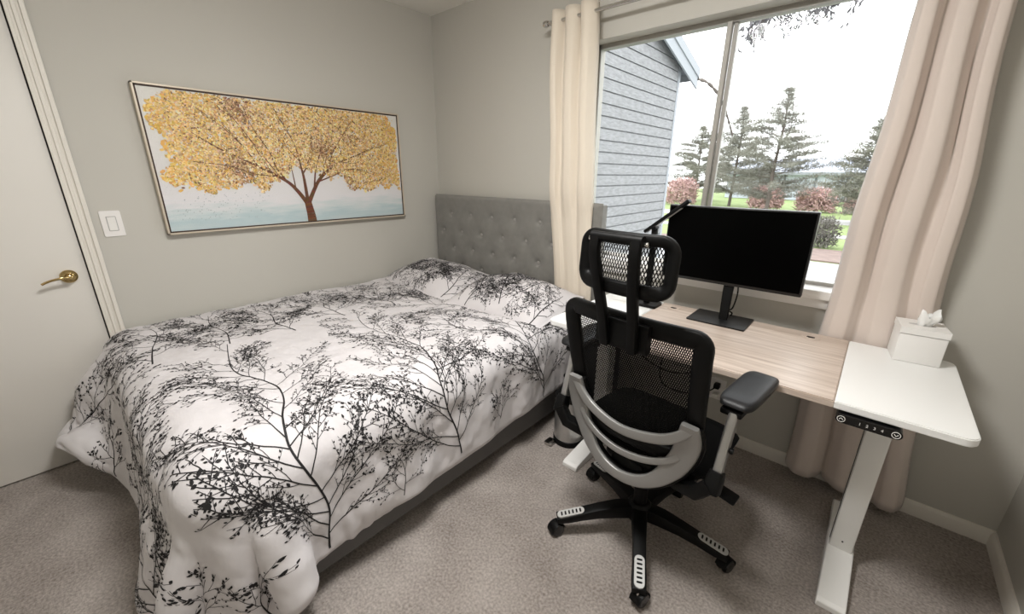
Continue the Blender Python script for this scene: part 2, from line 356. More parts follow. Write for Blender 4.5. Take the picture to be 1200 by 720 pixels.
# ------------------------------------------------------------------ comforter: draped by a small cloth solver
rng = np.random.default_rng(5)
SW, TL = 1.86, 2.27
NS, NT = 92, 108
def box_sdf(p, lo, hi, r):
    c = (np.array(lo)+np.array(hi))/2; h = (np.array(hi)-np.array(lo))/2-r
    q = np.abs(p-c)-h; out = np.maximum(q, 0); L = np.linalg.norm(out, axis=1)
    d = L+np.minimum(np.max(q, axis=1), 0)-r
    n = np.sign(p-c)*out/np.maximum(L, 1e-9)[:, None]
    ins = L < 1e-9
    if ins.any():
        k = np.argmax(q[ins], axis=1); m = np.zeros((ins.sum(), 3)); m[np.arange(len(k)), k] = np.sign((p-c)[ins, k]); n[ins] = m
    return d, n
def drape():
    S, T = np.meshgrid(np.linspace(0, SW, NS), np.linspace(0, TL, NT), indexing='ij')
    ds, dt_ = SW/(NS-1), TL/(NT-1)
    P = np.stack([.02+S*.992, -.26-T*.985, .66+0*S], -1)
    P[..., 2] += .02*np.sin(S*9+2*np.sin(T*3))*np.sin(T*7)+.012*rng.standard_normal((NS, NT))
    V = np.zeros_like(P)
    # handfuls of cloth that the sleeper has pulled about: (s, t, x, y, z, radius)
    pulls = [(.02,TL,.07,-2.345,.175,.10), (.25,TL,.26,-2.34,.262,.10), (.12,TL-.3,.1,-2.30,.42,.07), (.42,TL,.42,-2.20,.13,.06),
             (.9,TL,.92,-2.19,.05,.08), (1.25,TL,1.22,-2.27,.03,.08), (SW,TL-.42,1.60,-1.93,.14,.05), (SW-.05,TL,1.42,-2.2,.025,.08)]
    W_ = []
    for s, t, x, y, z, r in pulls:
        w = np.exp(-((S-s)**2+(T-t)**2)/(2*(r/1.6)**2)); w[w < .05] = 0
        W_.append((w[..., None], np.stack([x+(S-s)*.9, y+0*S, z-(T-t)*.75], -1)))
    def con(a, b, rest, k):
        d = b-a; L = np.linalg.norm(d, axis=-1, keepdims=True); c = k*.5*(1-rest/np.maximum(L, 1e-9))*d
        return c
    dg = math.hypot(ds, dt_)
    tl = np.linspace(0, TL, NT); dsr = (ds*(1-.14*np.clip(1-tl/.95, 0, 1)+.012*np.sin(tl*7.3+.6)+.006*np.sin(tl*19)))[:, None]
    dtm = 1/60
    steps = 420
    for it in range(steps):
        V[..., 2] -= 4.0*dtm; V *= .965
        old = P.copy(); P = P+V*dtm
        for _ in range(7):
            for st in (0, 1):
                c = con(P[st:-1:2], P[st+1::2], dsr, 1.0); P[st:-1:2] += c; P[st+1::2] -= c
                c = con(P[:, st:-1:2], P[:, st+1::2], dt_, 1.0); P[:, st:-1:2] += c; P[:, st+1::2] -= c
            for st in (0, 1):
                c = con(P[st:-1:2, :-1], P[st+1::2, 1:], dg, .35); P[st:-1:2, :-1] += c; P[st+1::2, 1:] -= c
                c = con(P[st:-1:2, 1:], P[st+1::2, :-1], dg, .35); P[st:-1:2, 1:] += c; P[st+1::2, :-1] -= c
            for st in range(3):                                  # bending
                n = (NS-4-st)//3
                a, b = P[st:-4:3], P[st+4::3]; m = min(len(a), len(b)); c = con(a[:m], b[:m], 4*ds, .018); P[st:-4:3][:m] += c; P[st+4::3][:m] -= c
                a, b = P[:, st:-4:3], P[:, st+4::3]; m = min(a.shape[1], b.shape[1]); c = con(a[:, :m], b[:, :m], 4*dt_, .018); P[:, st:-4:3][:, :m] += c; P[:, st+4::3][:, :m] -= c
        if it > 120:
            for w, tgt in W_: P += w*.08*(tgt-P)
        F = P.reshape(-1, 3)
        O = old.reshape(-1, 3)
        for lo, hi, r, fr in (((-.5, BYF-.005, .05), (BX1+.005, .5, .592), .11, .9),):
            d, n = box_sdf(F, lo, hi, r); th = .02
            k = d < th; F[k] += n[k]*(th-d[k])[:, None]
            top = k & (n[:, 2] > .6); F[top, :2] = O[top, :2]+(F[top, :2]-O[top, :2])*(1-fr)
        low = F[:, 2] < .02; F[low, 2] = .02; F[low, :2] = O[low, :2]+(F[low, :2]-O[low, :2])*.3
        F[:, 0] = np.maximum(F[:, 0], .022)
        P = F.reshape(P.shape); P[:66, 0, :2] = old[:66, 0, :2]
        V = (P-old)/dtm
    return P
CLOTH = drape()
def upsample(P, k):
    def up(A):                                                     # Catmull-Rom along axis 0
        n = len(A); E = np.concatenate([2*A[:1]-A[1:2], A, 2*A[-1:]-A[-2:-1]]); out = []
        for j in range(k):
            t = j/k; a, b, c, d = E[:n-1], E[1:n], E[2:n+1], E[3:n+2]
            out.append(.5*(2*b+(c-a)*t+(2*a-5*b+4*c-d)*t*t+(3*b-a-3*c+d)*t**3))
        o = np.stack(out, 1).reshape((-1,)+A.shape[1:]); return np.concatenate([o, A[-1:]])
    return np.swapaxes(up(np.swapaxes(up(P), 0, 1)), 0, 1)
def normals(P):
    a = np.gradient(P, axis=0); b = np.gradient(P, axis=1); n = np.cross(b, a); return n/np.maximum(np.linalg.norm(n, axis=-1, keepdims=True), 1e-9)
def smooth_noise(shape, cells, seed):
    r = np.random.default_rng(seed); g = r.standard_normal((cells[0]+3, cells[1]+3))
    u = np.linspace(0, cells[0], shape[0]); v = np.linspace(0, cells[1], shape[1])
    i = np.minimum(u.astype(int), cells[0]); j = np.minimum(v.astype(int), cells[1]); fu = u-i; fv = v-j
    fu = (fu*fu*(3-2*fu))[:, None]; fv = (fv*fv*(3-2*fv))[None]
    G = lambda a, b: g[np.ix_(i+a, j+b)]
    return (G(0,0)*(1-fu)+G(1,0)*fu)*(1-fv)+(G(0,1)*(1-fu)+G(1,1)*fu)*fv
def grid_object(name, P, m, parent=None, extra=None):
    n, k = P.shape[:2]; idx = np.arange(n*k).reshape(n, k)
    F = np.stack([idx[:-1,:-1], idx[1:,:-1], idx[1:,1:], idx[:-1,1:]], -1).reshape(-1, 4)
    V = P.reshape(-1, 3)
    if extra is not None:                                          # closed shell: second sheet and rim
        V = np.concatenate([V, extra.reshape(-1, 3)]); o = n*k
        F2 = F[:, ::-1]+o
        rim = np.concatenate([idx[:, 0], idx[-1, 1:], idx[-2::-1, -1], idx[0, -2:0:-1]]); nxt = np.roll(rim, -1)
        F = np.concatenate([F, F2, np.stack([nxt, rim, rim+o, nxt+o], -1)])
    if parent is not None: V = V-np.array(parent.location)
    me = bpy.data.meshes.new(name); me.vertices.add(len(V)); me.vertices.foreach_set('co', V.astype(np.float32).ravel())
    me.loops.add(len(F)*4); me.loops.foreach_set('vertex_index', F.astype(np.int32).ravel())
    me.polygons.add(len(F)); me.polygons.foreach_set('loop_start', np.arange(len(F), dtype=np.int32)*4); me.polygons.foreach_set('loop_total', np.full(len(F), 4, np.int32))
    me.update(calc_edges=True); me.validate(); me.polygons.foreach_set('use_smooth', [True]*len(me.polygons)); me.materials.append(m)
    o = bpy.data.objects.new(name, me); COL.objects.link(o); o.parent = parent; return o
UP = 3
BASE = upsample(CLOTH, UP); NB = normals(BASE)
if NB[BASE.shape[0]//2, BASE.shape[1]//2, 2] < 0: NB = -NB
sh = BASE.shape[:2]
es = np.minimum(np.linspace(0, SW, sh[0]), SW-np.linspace(0, SW, sh[0]))[:, None]; et = (TL-np.linspace(0, TL, sh[1]))[None]
edge = np.clip(np.minimum(es, et)/.03, 0, 1)**.5
puff = .018+.006*smooth_noise(sh, (9, 11), 1)+.0035*smooth_noise(sh, (22, 26), 2)+.0016*smooth_noise(sh, (46, 90), 3)
sv_ = np.clip((np.linspace(0, SW, sh[0])-1.32)/.25, 0, 1)[:, None]; tv_ = np.clip((np.linspace(0, TL, sh[1])-1.78)/.2, 0, 1)[None]
fold = .013*sv_*smooth_noise(sh, (2, 17), 7)+.009*tv_*smooth_noise(sh, (14, 2), 8)+.006*smooth_noise(sh, (7, 34), 9)*(1-sv_)*np.clip(smooth_noise(sh, (4, 5), 10), 0, 1)
puff = puff+fold
TOP = BASE+NB*(edge*np.maximum(puff, .004)+.002)[..., None]
NTOP = normals(TOP); NTOP *= np.sign((NTOP*NB).sum(-1, keepdims=True))
comforter = thing('comforter', 'white comforter with black branch print draped over the bed', 'comforter', (.8, -1.3, .6))
grid_object('quilt', TOP, M['duvet'], comforter, BASE)

# ------------------------------------------------------------------ branch print: ribbons lying on a cloth surface
class Print:
    def __init__(s, P, N, su, sv): s.P, s.N, s.su, s.sv = P, N, su, sv; s.v = []; s.f = []
    def at(s, q):
        n, m = s.P.shape[:2]
        a = np.clip(q[:, 0]/s.su*(n-1), 0, n-1.001); b = np.clip(q[:, 1]/s.sv*(m-1), 0, m-1.001)
        i = a.astype(int); j = b.astype(int); fa = (a-i)[:, None]; fb = (b-j)[:, None]
        L = lambda A: (A[i,j]*(1-fa)+A[i+1,j]*fa)*(1-fb)+(A[i,j+1]*(1-fa)+A[i+1,j+1]*fa)*fb
        return L(s.P)+L(s.N)*.0011
    def inside(s, q, e=.012): return (q[:, 0] > e) & (q[:, 0] < s.su-e) & (q[:, 1] > e) & (q[:, 1] < s.sv-e)
    def ribbon(s, pts, w0, w1):
        q = np.array(pts, float)
        if len(q) < 2: return
        L = np.linalg.norm(np.diff(q, axis=0), axis=1); cum = np.concatenate([[0], np.cumsum(L)])
        n = max(2, int(cum[-1]/.012)+1); t = np.linspace(0, cum[-1], n)
        q = np.stack([np.interp(t, cum, q[:, 0]), np.interp(t, cum, q[:, 1])], -1)
        d = np.gradient(q, axis=0); d /= np.maximum(np.linalg.norm(d, axis=1, keepdims=True), 1e-9); nn = np.stack([-d[:, 1], d[:, 0]], -1)
        w = np.linspace(w0, w1, n)[:, None]/2
        a, b = q+nn*w, q-nn*w
        ok = s.inside(q)
        o = len(s.v); A = s.at(a); B = s.at(b)
        for k in range(n): s.v.append(A[k]); s.v.append(B[k])
        for k in range(n-1):
            if ok[k] and ok[k+1]: s.f.append((o+2*k, o+2*k+1, o+2*k+3, o+2*k+2))
    def leaf(s, c, ang, ln, wd):
        k = np.array([(0,0), (.3,.5), (.65,.42), (1,0), (.65,-.42), (.3,-.5)])*np.array([ln, wd])
        ca, sa = math.cos(ang), math.sin(ang); q = np.stack([c[0]+k[:,0]*ca-k[:,1]*sa, c[1]+k[:,0]*sa+k[:,1]*ca], -1)
        if not s.inside(q).all(): return
        o = len(s.v); s.v += list(s.at(q)); s.f.append(tuple(range(o, o+6)))
    def build(s, name, m, parent):
        me = bpy.data.meshes.new(name); off = Vector(parent.location)
        me.from_pydata([tuple(np.array(v)-np.array(off)) for v in s.v], [], s.f); me.materials.append(m)
        o = bpy.data.objects.new(name, me); COL.objects.link(o); o.parent = parent; return o
def wander(rd, p, ang, ln, bend, n=6):
    out = [tuple(p)]; a = ang; x, y = p
    for k in range(n):
        a += bend/n+rd.gauss(0, .09); x += math.cos(a)*ln/n; y += math.sin(a)*ln/n; out.append((x, y))
    return out, a
def leaves_along(pr, rd, pts, K, every, dens):
    for i in range(1, len(pts)):
        a, b = pts[i-1], pts[i]; la = math.atan2(b[1]-a[1], b[0]-a[0]); d = math.dist(a, b); n = max(1, round(d/every))
        for k in range(n):
            if rd.random() > dens: continue
            t = (k+rd.random())/n; sz = (rd.uniform(.010, .014) if rd.random() < .16 else rd.uniform(.005, .0085))*K; sd = rd.choice((-1, 1))
            c = (a[0]+(b[0]-a[0])*t, a[1]+(b[1]-a[1])*t); an = la+sd*rd.uniform(.45, .9)
            pr.leaf((c[0]+.002*math.cos(an), c[1]+.002*math.sin(an)), an, sz, sz*.56)
def twig(pr, rd, p, ang, ln, w, K, leafy, back):
    """limb that bends back toward the trunk's heading, carrying short leafy twigs"""
    turn = (back-ang+math.pi) % (2*math.pi)-math.pi
    pts, a_end = wander(rd, p, ang, ln, turn*rd.uniform(.1, .55), 7); pr.ribbon(pts, w, max(.0011, w*.4)); n = len(pts)
    m = max(3, int(ln/(.021*K)))
    for k in range(m):
        f = .16+.84*(k+rd.random()*.7)/m; i = min(n-2, int(f*(n-1))); fr = f*(n-1)-i
        q = (pts[i][0]+(pts[i+1][0]-pts[i][0])*fr, pts[i][1]+(pts[i+1][1]-pts[i][1])*fr); la = math.atan2(pts[i+1][1]-pts[i][1], pts[i+1][0]-pts[i][0]); sd = 1 if k % 2 else -1
        l2 = K*rd.uniform(.032, .095)*(1.15-.5*f); sub, _ = wander(rd, q, la+sd*rd.uniform(.4, .85), l2, -sd*rd.uniform(0, .5), 4)
        pr.ribbon(sub, max(.0016, w*.5), .0012); leaves_along(pr, rd, sub[1:], K, .013, leafy)
        if l2 > .055*K:
            for s2 in (-1, 1): t2, _ = wander(rd, sub[2], la+sd*.6+s2*rd.uniform(.4, .7), l2*.45, 0, 3); pr.ribbon(t2, .0015, .001); leaves_along(pr, rd, t2, K, .012, leafy)
    leaves_along(pr, rd, pts[4:], K, .02, leafy)
def print_tree(pr, rd, trunk, w=.0085, K=1.0, leafy=.8, spread=1.0):
    """trunk: polyline in cloth metres, root first; limbs leave it on both sides and shorten toward the crown"""
    P = spline([(a, b, 0) for a, b in trunk], 8); P = [(p.x, p.y) for p in P]
    pr.ribbon(P, w, w*.35)
    n = len(P); L = sum(math.dist(P[i], P[i+1]) for i in range(n-1))
    m = max(6, int(L/(.037*K)))
    for k in range(m):
        f = .08+.92*(k+.5*rd.random())/m; i = min(n-2, int(f*(n-1)))
        la = math.atan2(P[i+1][1]-P[i][1], P[i+1][0]-P[i][0]); sd = 1 if k % 2 else -1
        ln = spread*(.35*(1-f)**.5+.11)*rd.uniform(.7, 1.15)*K*min(1, L/(.55*K))
        twig(pr, rd, P[i], la+sd*rd.uniform(.45, 1.2), min(ln, L*.75), w*(.40*(1-f)+.22), K, leafy, la+sd*.25)
TRUNKS = [
 ([(1.83,1.545), (1.77,1.535), (1.68,1.512), (1.58,1.522), (1.47,1.543), (1.40,1.533), (1.23,1.474), (1.10,1.474), (.98,1.522), (.86,1.533), (.64,1.49)], 0.0078),
 ([(1.80,.96), (1.744,.965), (1.643,.986), (1.547,1.018), (1.48,1.018), (1.415,.992), (1.27,.933), (1.13,.939), (1.0,.955), (.85,.965), (.69,.918)], 0.0074),
 ([(1.83,.38), (1.71,.387), (1.54,.46), (1.43,.43), (1.27,.33), (1.10,.265), (.94,.255)], 0.0066),
 ([(1.80,2.14), (1.66,2.02), (1.60,1.95), (1.56,1.88)], 0.0066), ([(1.80,1.90), (1.73,1.86), (1.69,1.79)], 0.0049),
 ([(1.45,2.24), (1.32,2.15), (1.18,2.06), (1.0,1.95), (.85,1.90)], 0.0066),
 ([(.95,2.25), (.86,2.12), (.74,2.02), (.66,1.90), (.62,1.80)], 0.0066),
 ([(.10,2.25), (.16,2.12), (.26,2.0), (.36,1.90), (.46,1.82)], 0.0066), ([(.5,2.26), (.45,2.15), (.38,2.05)], 0.0049),
 ([(.66,1.22), (.5,1.25), (.33,1.22), (.14,1.25)], 0.0057), ([(.66,.66), (.5,.64), (.30,.68), (.12,.70)], 0.0057),
 ([(.60,1.72), (.42,1.70), (.25,1.66), (.10,1.68)], 0.0049), ([(.7,.22), (.5,.26), (.3,.22), (.12,.26)], 0.0049),
 ([(1.62,.10), (1.5,.12), (1.35,.08), (1.2,.10)], 0.0049),
 ([(.62,.95), (.45,.98), (.30,.93), (.10,.97)], .005), ([(.64,1.48), (.45,1.45), (.28,1.47), (.10,1.44)], .005), ([(1.02,.34), (.88,.44), (.74,.50), (.6,.46), (.45,.5)], .005),
 ([(1.52,2.24), (1.47,2.12), (1.42,2.0), (1.38,1.90)], .006), ([(1.30,.62), (1.18,.66), (1.05,.63), (.9,.67)], .004), ([(1.78,.70), (1.7,.68), (1.62,.70)], .004), ([(1.80,1.26), (1.70,1.24), (1.62,1.26)], .004),
]
# ------------------------------------------------------------------ pillows
def pillow(name, label, c, w, d, h, rot, seed, sag=0.0):
    n, m = 64, 48; u = np.linspace(-1, 1, n)[:, None]; v = np.linspace(-1, 1, m)[None]
    prof = (np.maximum(1-np.abs(u)**2.4, 0)**.8)*(np.maximum(1-np.abs(v)**2.2, 0)**.75)
    pin = 1-.07*(1-np.abs(u)**2)*np.abs(v)**4
    X = u*w/2*(1-.05*(1-v**2)*0-.04*np.abs(v)**3*0)+0*v; Y = v*d/2*pin+0*u
    Zt = h*prof*(1+.10*smooth_noise((n, m), (4, 3), seed))+.004*smooth_noise((n, m), (14, 10), seed+1)*prof
    Zb = -h*.35*prof
    R = Matrix.Rotation(math.radians(rot[2]), 3, 'Z') @ Matrix.Rotation(math.radians(rot[0]), 3, 'X') @ Matrix.Rotation(math.radians(rot[1]), 3, 'Y')
    Rn = np.array(R)
    tr = lambda Z: np.stack([X+0*Z, Y+0*Z, Z], -1) @ Rn.T+np.array(c)
    A, B = tr(Zt), tr(Zb)
    root = thing(name, label, 'pillow', (c[0], c[1], c[2]-.02), 0, 'pillows at the head of the bed')
    grid_object('pillow_case', A, M['duvet'], root, B)
    N = normals(A); N *= np.sign((N*np.array(R @ Vector((0,0,1)))).sum(-1, keepdims=True))
    pr = Print(A, N, w, d); rd = random.Random(seed)
    for k in range(6):
        x = w*(.08+.168*k); y = d*rd.uniform(0, .15) if k % 2 else d*rd.uniform(.8, 1.0)
        a = math.pi/2+rd.uniform(-.5, .5) if k % 2 else -math.pi/2+rd.uniform(-.5, .5)
        tr_ = [(x, y)]
        for q in range(5): a += rd.uniform(-.25, .25); tr_.append((tr_[-1][0]+.075*math.cos(a), tr_[-1][1]+.075*math.sin(a)))
        print_tree(pr, rd, tr_, .006, .95, .85)
    pr.build('branch_print', M['ink'], root)
pillow('pillow', 'plump branch-print pillow nearest the picture wall', (.43, -.405, .640), .80, .54, .125, (8, 0, -2), 11)
pillow('pillow', 'branch-print pillow beside the curtain and desk', (1.16, -.405, .645), .68, .53, .14, (8, 2, 3), 27)

# ------------------------------------------------------------------ comforter print (roots and trunks in cloth metres)
pr = Print(TOP, NTOP, SW, TL); rd = random.Random(3)
for tr_, w in TRUNKS:
    small = sum(math.dist(a, b) for a, b in zip(tr_, tr_[1:])) < .6
    foot = small and tr_[0][1] > 1.8
    print_tree(pr, rd, tr_, w, 1.35 if foot else 1.0, .8, .42 if foot else (.8 if small else 1.0))
pr.build('branch_print', M['ink'], comforter)

# ------------------------------------------------------------------ light switch
sw = thing('light_switch', 'white rocker light switch beside the door', 'switch', (0, -1.963, 1.134))
MB().prism(rrect(.074, .118, .006), 0, .006, 'x').build('plate', M['plate'], sw, world=False)
MB().prism(rrect(.035, .068, .003), .005, .0078, 'x').build('rocker_frame', M['gap'], sw, world=False)  # grey ring paints the thin shadow line around the rocker
MB().add([(.008,-.0145,-.031),(.008,.0145,-.031),(.0095,.0145,0),(.0095,-.0145,0),(.0135,.0145,.031),(.0135,-.0145,.031),(.006,-.0145,-.031),(.006,.0145,-.031),(.006,.0145,.031),(.006,-.0145,.031)],
         [(0,1,2,3),(3,2,4,5),(0,6,7,1),(5,4,8,9),(0,3,5,9,6),(1,7,8,4,2)]).build('rocker', M['sill'], sw, world=False, smooth=False)

# ------------------------------------------------------------------ painting on the left wall
PY0, PY1, PZ0, PZ1 = -1.773, -.362, 1.063, 1.762
pt = thing('painting', 'framed wide painting of a golden autumn tree', 'painting', (0, PY0, PZ0))
pw, ph = PY1-PY0, PZ1-PZ0
fo = MB()
for lo, hi in (((.004,0,0),(.04,.009,ph)), ((.004,pw-.009,0),(.04,pw,ph)), ((.004,0,0),(.04,pw,.009)), ((.004,0,ph-.009),(.04,pw,ph))): fo.box(lo, hi, .0015, 1)
fo.build('frame', M['frame_wood'], pt, world=False)
fo = MB()
for lo, hi in (((.01,.009,.009),(.034,.016,ph-.009)), ((.01,pw-.016,.009),(.034,pw-.009,ph-.009)), ((.01,.009,.009),(.034,pw-.009,.016)), ((.01,.009,ph-.016),(.034,pw-.009,ph-.009))): fo.box(lo, hi)
fo.build('frame_lip', M['frame_dark'], pt, world=False)
MB().box((.006,.013,.013), (.032,pw-.013,ph-.013)).build('canvas', M['canvas'], pt, world=False)
def painted_tree():
    rd = random.Random(8); v = []; f = []; col = []
    def quad(pts, c): o = len(v); v.extend(pts); f.append(tuple(range(o, o+len(pts)))); col.append(c)
    lay = [.0325]
    def dab(y, z, sz, c, asp=.6):
        a = rd.uniform(0, math.pi); lay[0] += 1.2e-7; x = lay[0]
        k = [(1,0), (.5,asp*.9), (-.6,asp*.8), (-1,0), (-.5,-asp*.9), (.6,-asp*.7)]; ca, sa = math.cos(a), math.sin(a)
        pts = [(x+(.0008 if i in (1,2) else 0), y+sz*(p*ca-q*sa), z+sz*(p*sa+q*ca)) for i, (p, q) in enumerate(k)]
        if all(.016 < p[1] < pw-.016 and .016 < p[2] < ph-.016 for p in pts): quad(pts, c)
    def lower(y):                                        # underside of the crown
        base = .235+.02*math.sin(y*21)+.014*math.sin(y*47+1)
        if .50 < y < .98: base += .10*math.sin((y-.50)/.48*math.pi)**.8
        if y > .96: base -= .02
        if y < .1: base += .05*(1-y/.1)
        return base
    def left(z): return .055+.04*math.sin(z*17+1)+.02*math.sin(z*43)+(.10 if z > .60 else 0)*(z-.6)/.09
    def right(z): return pw-.03-.02*math.sin(z*20)-max(0, z-.52)*.35
    pal = {'gold': [(226,182,92), (234,196,116), (212,166,80), (242,214,150)], 'ochre': [(206,170,124), (218,188,146), (190,152,110), (232,208,172)],
           'brown': [(140,104,70), (160,122,84), (118,86,58)], 'cream': [(246,226,170), (250,236,196), (240,214,150)]}
    FINE = [[(-1.168,1.321), (-1.306,1.401), (-1.45,1.472), (-1.585,1.56)], [(-1.2,1.345), (-1.26,1.44), (-1.34,1.57), (-1.42,1.69)], [(-1.213,1.40), (-1.235,1.48), (-1.30,1.60), (-1.33,1.70)], [(-1.068,1.38), (-1.092,1.525), (-1.151,1.66)], [(-1.03,1.42), (-1.0,1.5), (-.98,1.64)], [(-.99,1.37), (-.965,1.44), (-.93,1.53), (-.92,1.6)], [(-.9,1.39), (-.826,1.435), (-.7,1.48), (-.48,1.56)], [(-.87,1.48), (-.80,1.58), (-.72,1.68)], [(-1.33,1.36), (-1.45,1.40), (-1.62,1.42)], [(-1.36,1.50), (-1.45,1.6), (-1.55,1.68)], [(-.8,1.39), (-.684,1.39), (-.58,1.37)], [(-1.12,1.6), (-1.16,1.67), (-1.18,1.73)], [(-.95,1.345), (-.92,1.43), (-.86,1.58), (-.84,1.68)]]
    P = lambda k: srgb(*[min(255, max(0, q+rd.randint(-10, 10))) for q in rd.choice(pal[k])])
    def limb(pts, w0, w1):
        q = spline([(0, a-PY0, b-PZ0) for a, b in pts], 8)
        for i in range(len(q)-1):
            t = i/(len(q)-1); wa = w0+(w1-w0)*t; wb = w0+(w1-w0)*(i+1)/(len(q)-1)
            d = (q[i+1]-q[i]).normalized(); n = Vector((0, -d.z, d.y)); lay[0] += 1e-7; X = Vector((lay[0], 0, 0))
            c = srgb(*[k+rd.randint(-14, 14) for k in (104,64,42)])
            quad([(X+q[i]+n*wa/2)[:], (X+q[i+1]+n*wb/2)[:], (X+q[i+1]-n*wb/2)[:], (X+q[i]-n*wa/2)[:]], c)
    def scatter(n, size, wts):
        k = 0
        while k < n:
            y = rd.uniform(.03, pw-.03); z = rd.uniform(.19, ph-.015)
            if z < lower(y)+rd.gauss(0, .015) or y < left(z)+rd.gauss(0, .018) or y > right(z)+rd.gauss(0, .012): continue
            k += 1
            pat = math.sin(y*9+2*math.sin(z*7))*math.sin(z*11+y*3)+.5*math.sin(y*23+z*17)
            if pat > .35 and rd.random() < .55*(pat-.35)/.6 and .25 < y < 1.25: dab(y, z, size*rd.uniform(.6, 1.2), P('brown' if rd.random() < .55 else 'ochre')); continue
            edge = max(0, 1-min((y-left(z))/.30, (right(z)-y)/.22, 1.5)); r = rd.random()
            if r < wts[0]*(.35+edge): kind = 'gold'
            elif r < wts[0]*(.35+edge)+wts[1]: kind = 'ochre'
            elif r < wts[0]*(.35+edge)+wts[1]+wts[2]*(1.2-edge): kind = 'brown'
            else: kind = 'cream' if rd.random() < .6 else 'gold'
            dab(y, z, size*rd.uniform(.6, 1.3), P(kind))
    scatter(5200, .013, (.75, .5, .06))
    limb([(-1.048,1.078), (-1.05,1.12), (-1.055,1.16), (-1.062,1.215)], .056, .040)
    LIMBS = (
        ([(-1.066,1.19), (-1.11,1.26), (-1.168,1.321), (-1.306,1.401), (-1.45,1.472), (-1.565,1.541)], .026, .004),
        ([(-1.06,1.20), (-1.062,1.30), (-1.068,1.38), (-1.092,1.525), (-1.151,1.659)], .022, .003),
        ([(-1.049,1.20), (-1.01,1.27), (-.968,1.33), (-.90,1.39), (-.826,1.435), (-.70,1.48), (-.605,1.522), (-.484,1.556)], .026, .003),
        ([(-1.168,1.321), (-1.213,1.40), (-1.235,1.48), (-1.30,1.60)], .012, .003), ([(-.98,1.315), (-.895,1.345), (-.79,1.385), (-.684,1.384), (-.6,1.36)], .009, .002),
        ([(-1.068,1.36), (-1.0,1.46), (-.985,1.58)], .010, .002), ([(-1.01,1.27), (-.99,1.37), (-.965,1.44), (-.93,1.5)], .012, .002), ([(-1.09,1.45), (-1.13,1.5), (-1.18,1.56), (-1.2,1.66)], .008, .002),
        ([(-1.2,1.345), (-1.33,1.36), (-1.45,1.40), (-1.6,1.42)], .008, .002), ([(-1.306,1.401), (-1.36,1.50), (-1.45,1.62)], .008, .002), ([(-.9,1.39), (-.87,1.48), (-.80,1.58), (-.72,1.66)], .009, .002),
        ([(-.826,1.435), (-.72,1.43), (-.62,1.45)], .006, .002), ([(-1.12,1.28), (-1.125,1.36), (-1.13,1.43)], .008, .002), ([(-1.24,1.37), (-1.29,1.47), (-1.34,1.57), (-1.42,1.7)], .007, .002), ([(-.95,1.345), (-.92,1.43), (-.88,1.56)], .008,.002))
    for pts, a, b in LIMBS: limb(pts, a, b)
    scatter(9000, .0062, (.36, .40, .16))
    for pts, a, b in LIMBS: limb(pts, a*.62, b)
    for pts in FINE: limb(pts, .0055, .002)
    scatter(2600, .0052, (.40, .30, .05))
    for _ in range(110): dab(rd.uniform(.06, .5), rd.uniform(.06, .2), .0026, srgb(160,172,172))
    me = bpy.data.meshes.new('painted_tree'); me.from_pydata(v, [], f)
    ca = me.color_attributes.new('paint', 'FLOAT_COLOR', 'CORNER'); buf = []
    for p, c in zip(f, col): buf += list(c)*len(p)
    ca.data.foreach_set('color', buf); me.materials.append(M['paint'])
    o = bpy.data.objects.new('painted_tree', me); COL.objects.link(o); o.parent = pt
painted_tree()

# ------------------------------------------------------------------ curtains and rod
RZ, RY = 2.152, -.1
rod = thing('curtain_rod', 'thin chrome curtain rod above the window', 'curtain rod', (2.06, RY, RZ))
MB().tube([(1.13,RY,RZ), (3.0,RY,RZ)], .0095, 14).build('rod', M['chrome'], rod)
for x, s in ((1.13, -1), (3.0, 1)): MB().lathe([(.004,-.014), (.014,-.014), (.016,-.006), (.016,.006), (.014,.014), (.004,.014)], 16, (x+s*.012, RY, RZ), 'x').build('finial', M['chrome'], rod)
for x in (1.155, 2.98): MB().box((x-.006, RY-.012, RZ-.014), (x+.006, 0, RZ-.004), .002).box((x-.012, -.006, RZ-.04), (x+.012, 0, RZ+.03), .002).build('bracket', M['chrome'], rod)
def lerp_tab(tab, z):
    for (z0, v0), (z1, v1) in zip(tab, tab[1:]):
        if z0 >= z >= z1: return v0+(v1-v0)*(z0-z)/(z0-z1)
    return tab[-1][1] if z < tab[-1][0] else tab[0][1]
